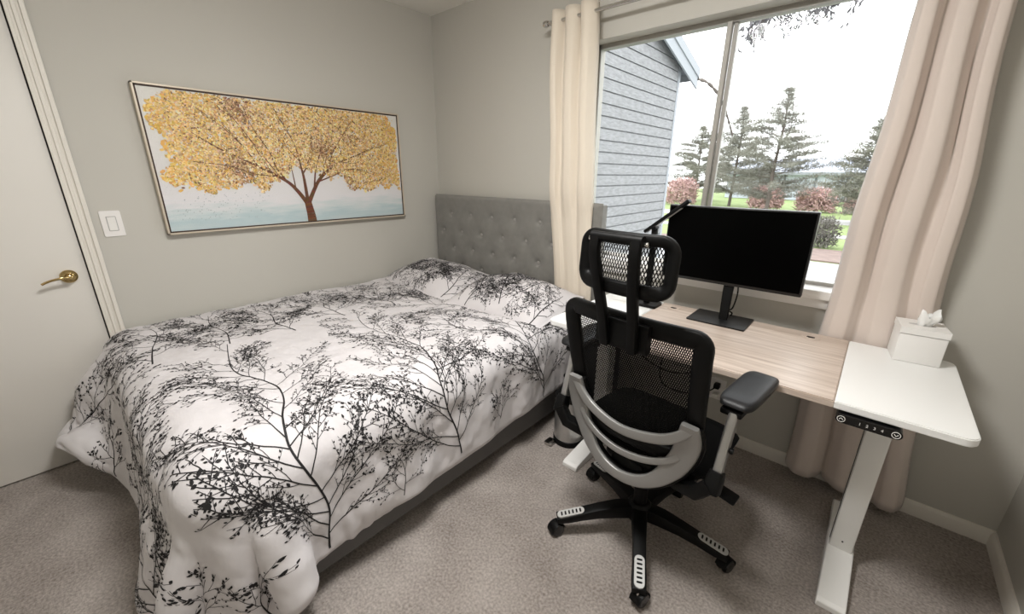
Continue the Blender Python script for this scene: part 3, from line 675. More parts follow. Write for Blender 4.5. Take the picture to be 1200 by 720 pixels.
def curtain(label, m, ztop, zbot, xl, xr, amp, yc, folds, seed, group):
    rd = random.Random(seed); nu, nz = folds*22, 60
    ph = [rd.uniform(-.4, .4) for _ in range(folds+2)]; wd = [rd.uniform(.75, 1.3) for _ in range(folds)]; tot = sum(wd); cum = [0]
    for w in wd: cum.append(cum[-1]+w/tot)
    hem = [rd.uniform(0, .03) for _ in range(folds+1)]
    rows = []
    for j in range(nz+1):
        row = []
        for i in range(nu+1):
            u = i/nu; k = min(folds-1, next(q for q in range(folds) if u <= cum[q+1]+1e-9)); f = (u-cum[k])/(cum[k+1]-cum[k])
            zb = zbot+hem[k]*(1-f)+hem[k+1]*f
            z = ztop+(zb-ztop)*j/nz
            a, b = lerp_tab(xl, z), lerp_tab(xr, z); A = lerp_tab(amp, z)
            s = 1-2*abs(math.sin(math.pi*f))**.48
            x = a+(b-a)*u+.005*math.sin(2*math.pi*f*2+ph[k])*min(1, j/10)+.004*math.sin(z*9+k)
            y = lerp_tab(yc, z)+A*s*(.8+.25*math.sin(ph[k]*7+z*1.3))+.004*math.sin(z*6+k*2)
            row.append((x, min(y, -.018), z))
        rows.append(row)
    root = thing('curtain', label, 'curtain', ((xl[0][1]+xr[0][1])/2, yc[0][1], zbot), 0, group)
    cl_ = MB().grid(rows).build('cloth', m, root, angle=180)
    md = cl_.modifiers.new('thickness', 'SOLIDIFY'); md.thickness = .003
    for k in range(folds):
        gx = xl[0][1]+(xr[0][1]-xl[0][1])*(cum[k]+cum[k+1])/2
        ring = [(gx, RY+.021*math.cos(2*math.pi*q/20), RZ+.021*math.sin(2*math.pi*q/20)) for q in range(21)]
        MB().tube(ring, .006, 8, up=(1,0,0), cap=False).build('grommet', M['blackmetal'], root)
    return root
curtain('narrow cream curtain gathered beside the headboard', M['curtain_warm'], 2.20, .06, [(2.2,1.150),(1.2,1.19),(.7,1.25),(0,1.28)], [(2.2,1.43),(1.2,1.487),(.7,1.51),(0,1.52)],
        [(2.2,.034),(1.25,.028),(1.1,.010),(0,.008)], [(2.2,-.1),(1.3,-.125),(1.15,-.110),(0,-.110)], 3, 4, 'window curtains')
curtain('wide beige curtain behind the white end of the desk', M['curtain'], 2.20, .035, [(2.2,2.665),(1.9,2.655),(.75,2.618),(0,2.615)], [(2.2,2.865),(1.88,2.888),(1.38,2.928),(.9,2.957),(.1,3.04)],
        [(2.2,.030),(1.4,.034),(.95,.03),(.8,.026),(.6,.03),(.4,.05),(0,.06)], [(2.2,-.1),(1.2,-.085),(.9,-.058),(.65,-.056),(.4,-.08),(0,-.085)], 3, 9, 'window curtains')
# ------------------------------------------------------------------ standing desk
DZT = .73; DX0, DX1, DY0_, DY1_ = 1.655, 3.03, -.725, -.095; S1, S2 = 1.955, 2.727
desk = thing('standing_desk', 'white standing desk with an oak-look middle top', 'desk', (2.34, -.42, 0))
def panel(x0, x1, rl, rr, m, lab):
    r = .035; pts = []
    for (cx, cy, a0, rd_) in ((x1, DY1_, 0, rr), (x0, DY1_, 90, rl), (x0, DY0_, 180, rl), (x1, DY0_, 270, rr)):
        if rd_:
            ox = -r if cx == x1 else r; oy = -r if cy == DY1_ else r
            for k in range(7): a = math.radians(a0+15*k); pts.append((cx+ox+r*math.cos(a), cy+oy+r*math.sin(a)))
        else: pts.append((cx, cy))
    bm = bmesh.new(); f = bm.faces.new([bm.verts.new((x, y, DZT)) for x, y in pts])
    ex = bmesh.ops.extrude_face_region(bm, geom=[f]); bmesh.ops.translate(bm, verts=[e for e in ex['geom'] if isinstance(e, bmesh.types.BMVert)], vec=(0,0,-.024))
    bmesh.ops.recalc_face_normals(bm, faces=bm.faces)
    bmesh.ops.bevel(bm, geom=[e for e in bm.edges if abs(e.verts[0].co.z-e.verts[1].co.z) < 1e-4], offset=.003, segments=2, affect='EDGES')
    bm.verts.index_update(); b = MB().add([v.co[:] for v in bm.verts], [[v.index for v in q.verts] for q in bm.faces]); bm.free()
    o = b.build('top_panel', m, desk); o['label'] = lab; return o
pl_ = panel(DX0, S1-.0006, 1, 0, M['deskwhite'], 'white end panel'); pm_ = panel(S1+.0006, S2-.0006, 0, 0, M['wood'], 'oak-look middle panel'); pR_ = panel(S2+.0006, DX1, 0, 1, M['deskwhite'], 'white end panel')
for x, y in ((2.603, -.165), (2.03, -.165)):
    g = MB().lathe([(.001,DZT+.001), (.014,DZT+.001), (.015,DZT+.0035), (.030,DZT+.0035), (.033,DZT+.0005)], 28, (x, y, 0)).build('cable_grommet', M['wood'], desk)
    MB().box((x-.014, y-.010, DZT+.002), (x+.014, y+.004, DZT+.0042), .0008, 1).build('cable_slot', M['plastic'], g)
def leg(x):
    fm = MB().prism([(-.75,.0), (-.16,0), (-.16,.03), (-.19,.045), (-.42,.058), (-.52,.058), (-.735,.03), (-.75,.022)], x-.04, x+.04, 'x')
    fo_ = fm.build('foot', M['deskmetal'], desk, smooth=False)
    bv = fo_.modifiers.new('edge', 'BEVEL'); bv.width = .004; bv.segments = 2
    MB().box((x-.034, -.50, .055), (x+.034, -.43, .56), .006).build('leg_column', M['deskmetal'], desk)
    MB().box((x-.027, -.493, .5), (x+.027, -.437, .685), .004).build('inner_column', M['deskmetal'], desk)
    MB().lathe([(.003,-.0015), (.003,0)], 10, (x, -.5, .095), 'y').build('bolt', M['blackmetal'], desk)
    MB().box((x-.0355, -.476, .07), (x-.033, -.470, .55)).build('column_seam', M['plastic'], desk)
    MB().box((x-.035, -.68, .685), (x+.035, -.17, DZT-.024), .003).build('top_bracket', M['deskmetal'], desk)
leg(1.835); leg(2.862)
MB().box((1.85, -.50, .66), (2.85, -.44, .70), .004).build('crossbar', M['deskmetal'], desk)
MB().box((2.05, -.40, .665), (2.33, -.28, .705), .006).build('control_box', M['plastic'], desk)
kc = (2.813, -.735, .688); kw, kh = .15, .026
kp = MB().prism(rrect(kw, kh, .0128, 8, kc[0], kc[2]), kc[1]-.006, kc[1]+.05, 'y').build('keypad', M['gloss'], desk)
def stroke(pts, w, y, name, par): MB().tube([(a, y, b) for a, b in pts], w, 6).build(name, M['plate'], par)
for sx, up in ((-.061, 1), (.061, -1)):
    cx, cz = kc[0]+sx, kc[2]; yk = kc[1]-.0066
    stroke([(cx+.0092*math.cos(2*math.pi*k/20), cz+.0092*math.sin(2*math.pi*k/20)) for k in range(21)], .0009, yk, 'button_ring', kp)
    stroke([(cx-.0045, cz-.002*up), (cx, cz+.003*up), (cx+.0045, cz-.002*up)], .0011, yk, 'button_arrow', kp)
def text_mesh(s, size, name, m, parent, M4):
    cu = bpy.data.curves.new(name, 'FONT'); cu.body = s; cu.size = size; cu.align_x = 'CENTER'; cu.align_y = 'CENTER'; cu.extrude = .0002
    to = bpy.data.objects.new('tmp', cu); COL.objects.link(to)
    dg = bpy.context.evaluated_depsgraph_get(); me = bpy.data.meshes.new_from_object(to.evaluated_get(dg)); bpy.data.objects.remove(to)
    off = Vector(parent.location)+(Vector(parent.parent.location) if parent.parent else Vector())
    me.transform(Matrix.Translation(-off) @ M4); me.materials.clear(); me.materials.append(m)
    o = bpy.data.objects.new(name, me); COL.objects.link(o); o.parent = parent; return o
for k, s in enumerate('1234'):
    text_mesh(s, .012, 'keypad_digit', M['plate'], kp, Matrix.Translation((kc[0]-.018+.0165*k, kc[1]-.0064, kc[2])) @ Matrix.Rotation(math.pi/2, 4, 'X'))

# ------------------------------------------------------------------ monitor
mo = thing('monitor', 'large black monitor on a flat stand, facing the chair', 'monitor', (2.255, -.19, DZT))
MZ0, MZ1, MX0, MX1, MY = .893, 1.238, 1.952, 2.538, -.175
MB().box((MX0, MY-.004, MZ0), (MX1, MY+.03, MZ1), .004).build('housing', M['bezel'], mo)
MB().box((MX0+.007, MY-.0055, MZ0+.014), (MX1-.007, MY-.0045, MZ1-.007)).build('screen', M['screen'], mo)
MB().box((2.21, MY+.028, .97), (2.31, MY+.05, 1.13), .006).build('mount_plate', M['bezel'], mo)
MB().tube([(2.268,-.19,DZT+.004), (2.262,-.165,.86), (2.26,MY+.04,1.0)], .02, 12, flat=[(.036,.020),(.042,.022),(.046,.022)], up=(0,-1,0)).build('stand_post', M['plastic'], mo)
MB().prism(rrect(.245, .19, .006, 4, 2.255, -.19), DZT+.0006, DZT+.0066).build('stand_base', M['blackmetal'], mo)
MB().tube(spline([(2.29,-.145,.93), (2.30,-.15,.86), (2.292,-.155,.79), (2.278,-.16,.775), (2.292,-.15,.762), (2.285,-.14,.745)], 8), .0032, 8).build('cable', M['plastic'], mo)

# ------------------------------------------------------------------ desk lamp
dl = thing('desk_lamp', 'slim black bar lamp standing left of the monitor', 'lamp', (1.905, -.2, DZT))
MB().prism(rrect(.12, .10, .012, 5, 1.905, -.2), DZT, DZT+.014).build('lamp_base', M['plastic'], dl)
MB().box((1.888, -.212, DZT+.012), (1.915, -.188, 1.125), .004).build('lamp_post', M['plastic'], dl)
a_, b_ = Vector((1.855,-.205,1.102)), Vector((2.05,-.205,1.262)); dv = (b_-a_).normalized(); up_ = Vector((0,1,0)).cross(dv)
lh = MB().obox((a_+b_)/2, dv, (0,1,0), up_, ((b_-a_).length, .038, .016), .004).build('lamp_head', M['plastic'], dl)
MB().obox((a_+b_)/2+up_*.009-dv*.01, dv, (0,1,0), up_, (.18, .026, .003), .001, 1).build('light_strip', M['satin'], dl)
MB().lathe([(.004,-.02), (.011,-.02), (.011,.02), (.004,.02)], 16, (1.902, -.2, 1.125), 'y').build('hinge', M['plastic'], dl)

# ------------------------------------------------------------------ small white box on the desk's left end
wbx = thing('storage_box', 'small white lidded box on the left end of desk', 'box', (1.775, -.19, DZT))
MB().box((1.725, -.235, DZT), (1.825, -.15, DZT+.032), .004).build('box_body', M['deskwhite'], wbx)
MB().box((1.722, -.238, DZT+.033), (1.828, -.147, DZT+.044), .004).build('lid', M['deskwhite'], wbx)

# ------------------------------------------------------------------ tissue box
tb = thing('tissue_box', 'white square tissue box on the right end of desk', 'tissue box', (2.912, -.146, DZT), math.radians(6))
hw, hh = .064, .130
bt = MB().box((-hw,-hw,0), (hw,hw,hh-.024), .004); bt.build('box_body', M['white_matte'], tb, world=False)
ld = MB(); n = 20; ring = [(.024*math.cos(2*math.pi*k/n+math.pi/4)*1.6, .015*math.sin(2*math.pi*k/n+math.pi/4)) for k in range(n)]
hwl = hw+.0015; sq = []
for k in range(n):
    a = 2*math.pi*k/n+math.pi/4; q = max(abs(math.cos(a)), abs(math.sin(a))); sq.append((hwl*math.cos(a)/q, hwl*math.sin(a)/q))
vv = [(x,y,hh) for x, y in ring]+[(x,y,hh) for x, y in sq]+[(x,y,hh-.023) for x, y in sq]+[(x,y,hh-.02) for x, y in ring]
ff = [(k,(k+1)%n,n+(k+1)%n,n+k) for k in range(n)]+[(n+k,n+(k+1)%n,2*n+(k+1)%n,2*n+k) for k in range(n)]+[(k,3*n+k,3*n+(k+1)%n,(k+1)%n) for k in range(n)]+[tuple(3*n+k for k in range(n))]
ld.add(vv, ff).build('lid', M['white_matte'], tb, world=False, angle=30)
rd = random.Random(2); rows = []
for j in range(13):
    t = j/12; row = []
    for i in range(25):
        a = 2*math.pi*i/24; r = (.010+.021*t**1.2)*(1+.35*math.sin(3*a+1.2+t)+.16*math.sin(7*a+t*5))*(1-.35*t**4)
        row.append((r*math.cos(a)*1.15+.008*t, r*math.sin(a)*.6-.004*t, hh-.012+.058*t+.014*t*math.sin(a*2+.7)+.007*t*math.sin(5*a)))
    rows.append(row)
ti = MB().grid(rows).build('tissue', M['tissue'], tb, world=False, angle=180)

# ------------------------------------------------------------------ step bin and dark case under the desk's left end
bn = thing('step_bin', 'round chrome step bin beside the bed', 'bin', (1.70, -.555, 0))
MB().lathe([(.07,.0), (.083,.002), (.083,.03), (.078,.034)], 32).build('base_ring', M['plastic'], bn, world=False)
MB().lathe([(.076,.03), (.080,.034), (.080,.26), (.076,.264)], 36).build('bin_body', M['binsteel'], bn, world=False)
MB().lathe([(.081,.262), (.083,.27), (.078,.287), (.05,.298), (.004,.302)], 32).build('lid', M['plastic'], bn, world=False)
MB().box((-.075,-.125,.006), (-.03,-.07,.02), .005).build('pedal', M['chrome'], bn, world=False)
dc = thing('computer_case', 'dark upright case under the left end of desk', 'computer case', (1.68, -.255, 0))
MB().box((-.075,-.14,.012), (.075,.125,.66), .008).build('case_body', M['navy'], dc, world=False)
MB().box((-.070,-.146,.03), (.070,-.139,.64), .004).build('front_panel', M['navy'], dc, world=False)
for sx in (-.055,.055):
    for sy in (-.11,.09): MB().lathe([(.012,0), (.014,.013)], 12, (sx,sy,0)).build('rubber_foot', M['plastic'], dc, world=False)

# ------------------------------------------------------------------ outlet, plugs, cords
ou = thing('wall_outlet', 'white double wall outlet under the window', 'outlet', (2.26, 0, .29))
MB().prism(rrect(.075, .118, .005), -.006, 0, 'y').build('plate', M['plate'], ou, world=False)
for z in (-.028, .028):
    s_ = MB().prism(rrect(.034, .030, .008, 5, 0, z), -.009, -.005, 'y').build('socket', M['plate'], ou, world=False)
    for x in (-.007, .007): MB().box((x-.0012,-.0096,z-.002), (x+.0012,-.0088,z+.007)).build('slot', M['dark'], s_, world=False)
pg = thing('power_cord', 'black power cord running from the wall outlet to desk', 'cord', (2.26, -.03, .318))
MB().box((2.246, -.045, .305), (2.274, -.009, .332), .004).build('plug', M['plastic'], pg)
MB().tube(spline([(2.26,-.045,.318), (2.22,-.08,.29), (2.12,-.13,.27), (2.03,-.2,.33), (2.04,-.26,.5), (2.08,-.31,.664)], 10), .0032, 8).build('cable', M['plastic'], pg)
c2 = thing('power_cord', 'black cord dangling in a loop behind the chair back', 'cord', (2.18, -.2, .66))
MB().tube(spline([(2.2,-.26,.665), (2.23,-.24,.58), (2.21,-.22,.48), (2.15,-.2,.42), (2.05,-.2,.40), (1.95,-.21,.43), (1.92,-.3,.52), (1.9,-.36,.66)], 10), .003, 8).build('cable', M['plastic'], c2)
wc = thing('cord_bundle', 'white charging cord tied in loops hanging below the desk', 'cord', (2.31, -.1, .12))
pts = []
for k in range(60):
    a = 2*math.pi*k/20; pts.append((2.365+.024*math.cos(a)+.005*(k//20), -.11+.006*math.sin(a*1.5)+.006*(k//20), .105+.09*math.sin(a)-.004*(k//20)))
MB().tube(pts, .0032, 8).build('cord_loops', M['cordw'], wc)
MB().tube(spline([(2.365,-.105,.195), (2.34,-.06,.25), (2.28,-.04,.27), (2.262,-.03,.262)], 8), .0032, 8).build('cord_end', M['cordw'], wc)
MB().box((2.246,-.04,.249), (2.274,-.009,.275), .004).build('plug', M['cordw'], wc)
MB().tube([(2.366+.012*math.cos(2*math.pi*k/14), -.106+.016*math.sin(2*math.pi*k/14), .175) for k in range(15)], .003, 8, cap=False).build('tie', M['plastic'], wc)
# ------------------------------------------------------------------ ergonomic mesh chair
chair = thing('office_chair', 'black mesh office chair with silver lumbar frame and headrest', 'chair', (2.24, -.868, 0), math.radians(-6))
L = dict(world=False)
def B(mb, name, m, par=None, **k): return mb.build(name, m, par or chair, world=False, **k)
# star base
B(MB().lathe([(.02,.075), (.046,.078), (.050,.10), (.048,.135), (.036,.15), (.032,.152)], 28), 'base_hub', M['plastic'])
for k in range(5):
    an = math.radians(-58.4+72*k); d = Vector((math.cos(an), math.sin(an), 0)); sd = Vector((-d.y, d.x, 0))
    P = [d*r+Vector((0,0,z)) for r, z in ((.03,.112), (.09,.112), (.16,.104), (.23,.090), (.285,.078), (.325,.072))]
    arm = B(MB().tube(P, 1, 12, flat=[(.058,.058), (.054,.056), (.047,.046), (.046,.036), (.050,.030), (.046,.024)]), 'base_arm', M['plastic'])
    # silver foot plate with dark slots, following the arm's slope
    zt = lambda r: .1095+(r-.2195)*(.0855-.1095)/.105
    pl2 = MB(); out = rrect(.105, .034, .016, 6); n = len(out)
    mp = lambda q, h: d*(.272+q[0])+sd*q[1]+Vector((0,0,zt(.272+q[0])+h))
    pl2.add([mp(q, .003) for q in out]+[mp(q, -.004) for q in out], [tuple(range(n))]+[(i, n+i, n+(i+1)%n, (i+1)%n) for i in range(n)])
    fp = B(pl2, 'foot_plate', M['satin'], arm, angle=30)
    for q in range(6):
        o_ = -.037+.0145*q; s2 = rrect(.0062, .019, .003, 3, o_, 0); m_ = len(s2)
        B(MB().add([mp(w, .0040) for w in s2]+[mp(w, .001) for w in s2], [tuple(range(m_))]+[(i, m_+i, m_+(i+1)%m_, (i+1)%m_) for i in range(m_)]), 'slot', M['plastic'], arm)
    # twin-wheel caster
    c = d*.316; tw = an+[.9,-.5,1.7,.2,-1.1][k]; ax = Vector((math.cos(tw), math.sin(tw), 0)); fw_ = Vector((-ax.y, ax.x, 0)); cc = c+fw_*.012+Vector((0,0,.0275))
    cs_ = MB()
    for s in (-1, 1):
        for r0, w0 in ((.0275,.019),):
            vs = []; prof = [(.006,.002), (.024,.002), (.0275,.006), (.0275,.016), (.023,.021), (.006,.022)]
            for r, h in prof:
                for q in range(20): a = 2*math.pi*q/20; vs.append(cc+ax*s*h+fw_*r*math.cos(a)+Vector((0,0,r*math.sin(a))))
            cs_.add(vs, [(i*20+q, i*20+(q+1)%20, (i+1)*20+(q+1)%20, (i+1)*20+q) for i in range(5) for q in range(20)]+[tuple(range(20)), tuple(100+q for q in range(20))])
    ca = B(cs_, 'caster', M['gloss'])
    hd_ = MB(); vs = []
    for i in range(9):
        a = math.radians(-20+200*i/8)
        for h in (-.020, -.012, .012, .020): vs.append(cc+ax*h+fw_*.031*math.cos(a)+Vector((0,0,.031*math.sin(a)*(1 if abs(h) < .015 else .94))))
    hd_.add(vs, [(i*4+j, i*4+j+1, (i+1)*4+j+1, (i+1)*4+j) for i in range(8) for j in range(3)])
    B(hd_, 'caster_hood', M['plastic'], ca); B(MB().lathe([(.008,.05), (.008,.075), (.011,.078)], 12, (c.x, c.y, 0)), 'caster_stem', M['chrome'], ca)
B(MB().lathe([(.026,.145), (.026,.27), (.015,.272), (.015,.385)], 24), 'gas_column', M['plastic'])
B(MB().box((-.10,-.13,.375), (.10,.12,.435), .02, 3), 'tilt_mechanism', M['plastic'])
B(MB().tube([(.08,.03,.385), (.20,.03,.372), (.255,.03,.36)], .007, 10), 'lever_rod', M['plastic'])
B(MB().obox((.285,.03,.354), (1,0,-.15), (0,1,0), (.15,0,1), (.062,.055,.012), .004), 'lever_paddle', M['plastic'])
# seat
n, m_ = 30, 30; rowsT = []; rowsB = []
for j in range(m_+1):
    v = -1+2*j/m_; rt = []; rb = []
    for i in range(n+1):
        u = -1+2*i/n; su = abs(u)**4; sv = abs(v)**4
        q = max(abs(u), abs(v)); e = (1-min(1, (max(0, (su+sv)-.0))))  # squircle height
        x = u*.252*(1-.06*(v > 0)*v*v); y = .07+v*.205
        k = (abs(u)**6+abs(v)**6)**(1/6); sc = 1/max(1, k) if k > 1 else 1
        x *= sc; y = .07+(y-.07)*sc; kk = min(1, k*1.0)
        z = .506-.030*kk**8-.012*(1-u*u)*(1-v*v)-(.03*max(0, v-.55)/.45)
        rt.append((x, y, z)); rb.append((x*.97, .07+(y-.07)*.97, .455-(.02*max(0, v-.55)/.45)))
    rowsT.append(rt); rowsB.append(rb)
seat = MB().grid(rowsT); seat.grid(rowsB)
rim = [(0,i) for i in range(n)]+[(j,n) for j in range(m_)]+[(m_,n-i) for i in range(n)]+[(m_-j,0) for j in range(m_)]
N0 = (n+1)*(m_+1); ids = [j*(n+1)+i for j, i in rim]
seat.f += [(ids[k], ids[(k+1)%len(ids)], N0+ids[(k+1)%len(ids)], N0+ids[k]) for k in range(len(ids))]; seat.mi += [0]*len(ids)
B(seat, 'seat', M['meshfab2'], angle=60)
B(MB().box((-.225,-.125,.432), (.225,.24,.458), .012, 2), 'seat_pan', M['plastic'])
# backrest surface
def by(x, z): return np.interp(z, [.36,.5,.6,.75,.88,1.0], [-.158,-.164,-.175,-.205,-.222,-.235])+np.interp(z,[.5,.7,.9],[.95,.8,.4])*(x*x)
def bw(z): return np.interp(z, [.50,.6,.75,.95], [.200,.214,.222,.222])
def bp(x, z, o=0): return Vector((x, by(x, z)-o, z))
loop = []
zb_, zt_, rr_ = .535, .958, .024
ctr = []
for sx, cz, a0 in ((1, zt_-rr_, 0), (-1, zt_-rr_, 90), (-1, zb_+rr_, 180), (1, zb_+rr_, 270)):
    for k in range(7):
        a = math.radians(a0+15*k); ctr.append((sx, rr_*math.cos(a), cz+rr_*math.sin(a)))
for sx, dx, z in ctr: loop.append(bp(sx*(bw(z)-rr_)+dx, z))
dense = []
for i in range(len(loop)):
    a, b = loop[i], loop[(i+1)%len(loop)]; k = max(1, int((b-a).length/.03))
    for q in range(k):
        t = q/k; p = a.lerp(b, t); dense.append(bp(p.x, p.z))
dense.append(dense[0]); 
wid = [(np.interp(p.z, [.5,.6,.88,.96], [.046,.052,.054,.052]), .026) for p in dense]
bf = MB(); P = dense; mm = len(P)-1; nn_ = 10; vs = []
for i in range(mm):
    t = (P[(i+1)%mm]-P[(i-1)%mm]).normalized(); nr = Vector((-.7*P[i].x, -1, 0)).normalized(); b = t.cross(nr).normalized(); nr = b.cross(t)
    for k in range(nn_):
        a = 2*math.pi*(k+.5)/nn_; cx = math.copysign(abs(math.cos(a))**.5, math.cos(a)); sx = math.copysign(abs(math.sin(a))**.5, math.sin(a))
        vs.append(P[i]+b*cx*wid[i][0]/2+nr*sx*wid[i][1]/2)
bf.add(vs, [(i*nn_+k, ((i+1)%mm)*nn_+k, ((i+1)%mm)*nn_+(k+1)%nn_, i*nn_+(k+1)%nn_) for i in range(mm) for k in range(nn_)])
B(bf, 'back_frame', M['plastic'], angle=60)
def lattice(f, x0, x1, z0, z1, inside, pitch, slope, w, step=.022):
    mb = MB()
    for sg in (-1, 1):
        span = (z1-z0)*slope; c = x0-span
        while c < x1+span:
            z = z0; prev = None
            while z <= z1+1e-6:
                x = c+sg*slope*(z-z0) if sg > 0 else c+span-slope*(z-z0)
                ok = x0 <= x <= x1 and inside(x, z)
                cur = (f(x-w/2, z), f(x+w/2, z)) if ok else None
                if prev and cur: mb.add([prev[0], prev[1], cur[1], cur[0]], [(0,1,2,3)])
                prev = cur; z += step
            c += pitch
    return mb
def in_back(x, z):
    if not (zb_ < z < zt_): return False
    h = bw(z)-.004
    for cz, s in ((zt_-rr_, 1), (zb_+rr_, -1)):
        if (z-cz)*s > 0 and abs(x) > h-rr_: return math.hypot(abs(x)-(h-rr_), z-cz) < rr_
    return abs(x) < h
B(lattice(lambda x, z: bp(x, z, -.004), -.24, .24, zb_, zt_, in_back, .0064, .42, .0032), 'back_mesh', M['meshfab'])
# bracket carrying the headrest, with two braces down to the frame
B(MB().tube([bp(-.085,.925,.022), bp(0,.925,.026), bp(.085,.925,.022)], 1, 12, flat=(.088,.030), up=(0,-1,0)), 'head_bracket', M['plastic'])
for s in (-1, 1):
    B(MB().tube(spline([(s*.046,-.268,.885), (s*.050,-.285,.98), (s*.056,-.312,1.08), (s*.062,-.330,1.17), (s*.062,-.325,1.213)], 5), 1, 12, flat=(.030,.022), up=(0,-1,0)), 'headrest_upright', M['plastic'])
    B(MB().lathe([(.002,-.008), (.007,-.006), (.007,.006), (.002,.008)], 12, (s*.083,-.318,1.205), 'x'), 'pivot_bolt', M['chrome'])
B(MB().tube([(-.078,-.322,1.213), (.078,-.322,1.213)], .014, 14), 'headrest_bar', M['plastic'])
# headrest
HW, HZ0, HZ1 = .145, 1.064, 1.222
def hy_(x, z): return -.292+.10*(1.14-z)*-.6+1.3*x*x
def hp(x, z, o=0): return Vector((x, hy_(x, z)-o, z))
poly = rrect(2*HW-.02, HZ1-HZ0-.02, .034, 7, 0, (HZ0+HZ1)/2)
mm = len(poly); vs = []
dn = []
for i in range(mm):
    a, b = Vector((*poly[i], 0)), Vector((*poly[(i+1)%mm], 0)); k = max(1, int((b-a).length/.02))
    for q in range(k): dn.append(a.lerp(b, q/k))
P = [hp(p.x, p.y) for p in dn]; mm = len(P)
for i in range(mm):
    t = (P[(i+1)%mm]-P[(i-1)%mm]).normalized(); nr = Vector((-2.6*P[i].x, -1, 0)).normalized(); b = t.cross(nr).normalized(); nr = b.cross(t)
    wd_ = np.interp(P[i].z, [HZ0,HZ0+.03,HZ1-.03,HZ1], [.042,.036,.034,.030])
    for k in range(10):
        a = 2*math.pi*(k+.5)/10; cx = math.copysign(abs(math.cos(a))**.5, math.cos(a)); sx = math.copysign(abs(math.sin(a))**.5, math.sin(a)); vs.append(P[i]+b*cx*wd_/2+nr*sx*.011)
B(MB().add(vs, [(i*10+k, ((i+1)%mm)*10+k, ((i+1)%mm)*10+(k+1)%10, i*10+(k+1)%10) for i in range(mm) for k in range(10)]), 'headrest_frame', M['plastic'], angle=60)
def in_head(x, z):
    w2, h2, r2 = HW-.012, (HZ1-HZ0)/2-.012, .03; dx, dz = abs(x)-(w2-r2), abs(z-(HZ0+HZ1)/2)-(h2-r2)
    return math.hypot(max(dx,0), max(dz,0)) < r2
B(lattice(lambda x, z: hp(x, z, -.002), -HW, HW, HZ0, HZ1, in_head, .0088, .42, .0030, .012), 'headrest_mesh', M['meshfab'])
# silver lower frame: outer bow and two cross bars
def sp(x, z, o=.030): return Vector((x, by(x, max(z,.36))-o, z))
def bow(pts, n=8): return [sp(p.x, p.z) for p in spline([(x, 0, z) for x, z in pts], n)]
U = [(-.210,.682), (-.209,.63), (-.196,.56), (-.166,.493), (-.122,.433), (-.066,.398), (0,.386), (.066,.398), (.122,.433), (.166,.493), (.196,.56), (.209,.63), (.210,.682)]
pb = bow(U); nU = len(pb)
wU = [(float(np.interp(abs(i/(nU-1)-.5)*2, [0,.3,.55,.8,1], [.036,.046,.072,.078,.050])), .018) for i in range(nU)]
B(MB().tube(pb, 1, 14, flat=wU, up=(0,-1,0)), 'silver_bow', M['silver'], angle=60)
pk = [q+Vector((0,.016,-.006)) for q in pb]; B(MB().tube(pk, 1, 14, flat=[(w+.012, .022) for w, _ in wU], up=(0,-1,0)), 'bow_backing', M['plastic'], angle=60)
p1_ = bow([(-.212,.668), (-.175,.626), (-.12,.595), (0,.574), (.12,.595), (.175,.626), (.212,.668)]); n1 = len(p1_)
B(MB().tube(p1_, 1, 12, flat=[(float(np.interp(abs(i/(n1-1)-.5)*2, [0,.5,1], [.032,.034,.03])), .016) for i in range(n1)], up=(0,-1,0)), 'silver_crossbar', M['silver'], angle=60)
p2_ = bow([(-.185,.555), (-.15,.522), (-.09,.496), (0,.484), (.09,.496), (.15,.522), (.185,.555)])
B(MB().tube(p2_, 1, 12, flat=(.023,.014), up=(0,-1,0)), 'silver_crossbar', M['silver'], angle=60)
B(MB().tube([(0,-.06,.40), (0,-.10,.388), (0,-.125,.39), (0,-.143,.402)], 1, 12, flat=(.12,.034), up=(0,0,1)), 'back_stem', M['plastic'])
# arms
for s in (-1, 1):
    zp, px_, py0, sw_ = (.755, .286, .035, 0) if s > 0 else (.757, .318, .02, -5)
    B(MB().tube([(s*.09,-.06,.415), (s*.18,-.12,.425), (s*.255,-.165,.465), (s*.288,-.168,.515)], 1, 12, flat=[(.06,.036),(.055,.036),(.05,.04),(.042,.042)]), 'arm_bracket', M['plastic'], angle=60)
    B(MB().tube([(s*.290,-.165,.492), (s*.291,-.152,.53), (s*.291,-.143,.552)], 1, 12, flat=[(.046,.052),(.044,.048),(.038,.038)], up=(0,1,0)), 'arm_sleeve', M['plastic'], angle=60)
    B(MB().tube([(s*.291,-.140,.545), (s*.290,-.115,.64), (s*.290,-.09,zp-.03)], 1, 12, flat=(.026,.032), up=(0,1,0)), 'arm_post', M['postmetal'], angle=60)
    B(MB().lathe([(.004,-.006), (.009,-.005), (.009,.005), (.004,.006)], 10, (s*.309,-.12,.62), 'x'), 'height_button', M['plastic'])
    rows = []; rot = Matrix.Rotation(math.radians(-sw_), 3, 'Z')
    for j in range(21):
        v = -1+2*j/20; row = []
        hwid = .050*(1-abs(v)**6*.30)
        for k in range(24):
            a = 2*math.pi*k/24; cx = math.copysign(abs(math.cos(a))**.5, math.cos(a)); sz = math.copysign(abs(math.sin(a))**.5, math.sin(a))
            e = max(math.sqrt(max(0, 1-abs(v)**10)), .03)
            q = rot @ Vector((cx*hwid*(.72+.28*e), v*.142, 0))
            row.append((s*px_+q.x, py0+q.y, zp-.004+sz*.0145*e-.010*max(0, abs(v)-.6)))
        row.append(row[0]); rows.append(row)
    pd = MB().grid(rows); pd.f += [tuple(range(24)), tuple(20*25+k for k in range(24))]; pd.mi += [0,0]
    B(pd, 'arm_pad', M['rubber'], angle=60)
    B(MB().box((s*(px_+.28)/2-.03,-.105,zp-.040), (s*(px_+.28)/2+.03,.045,zp-.0195), .006), 'pad_mount', M['plastic'])
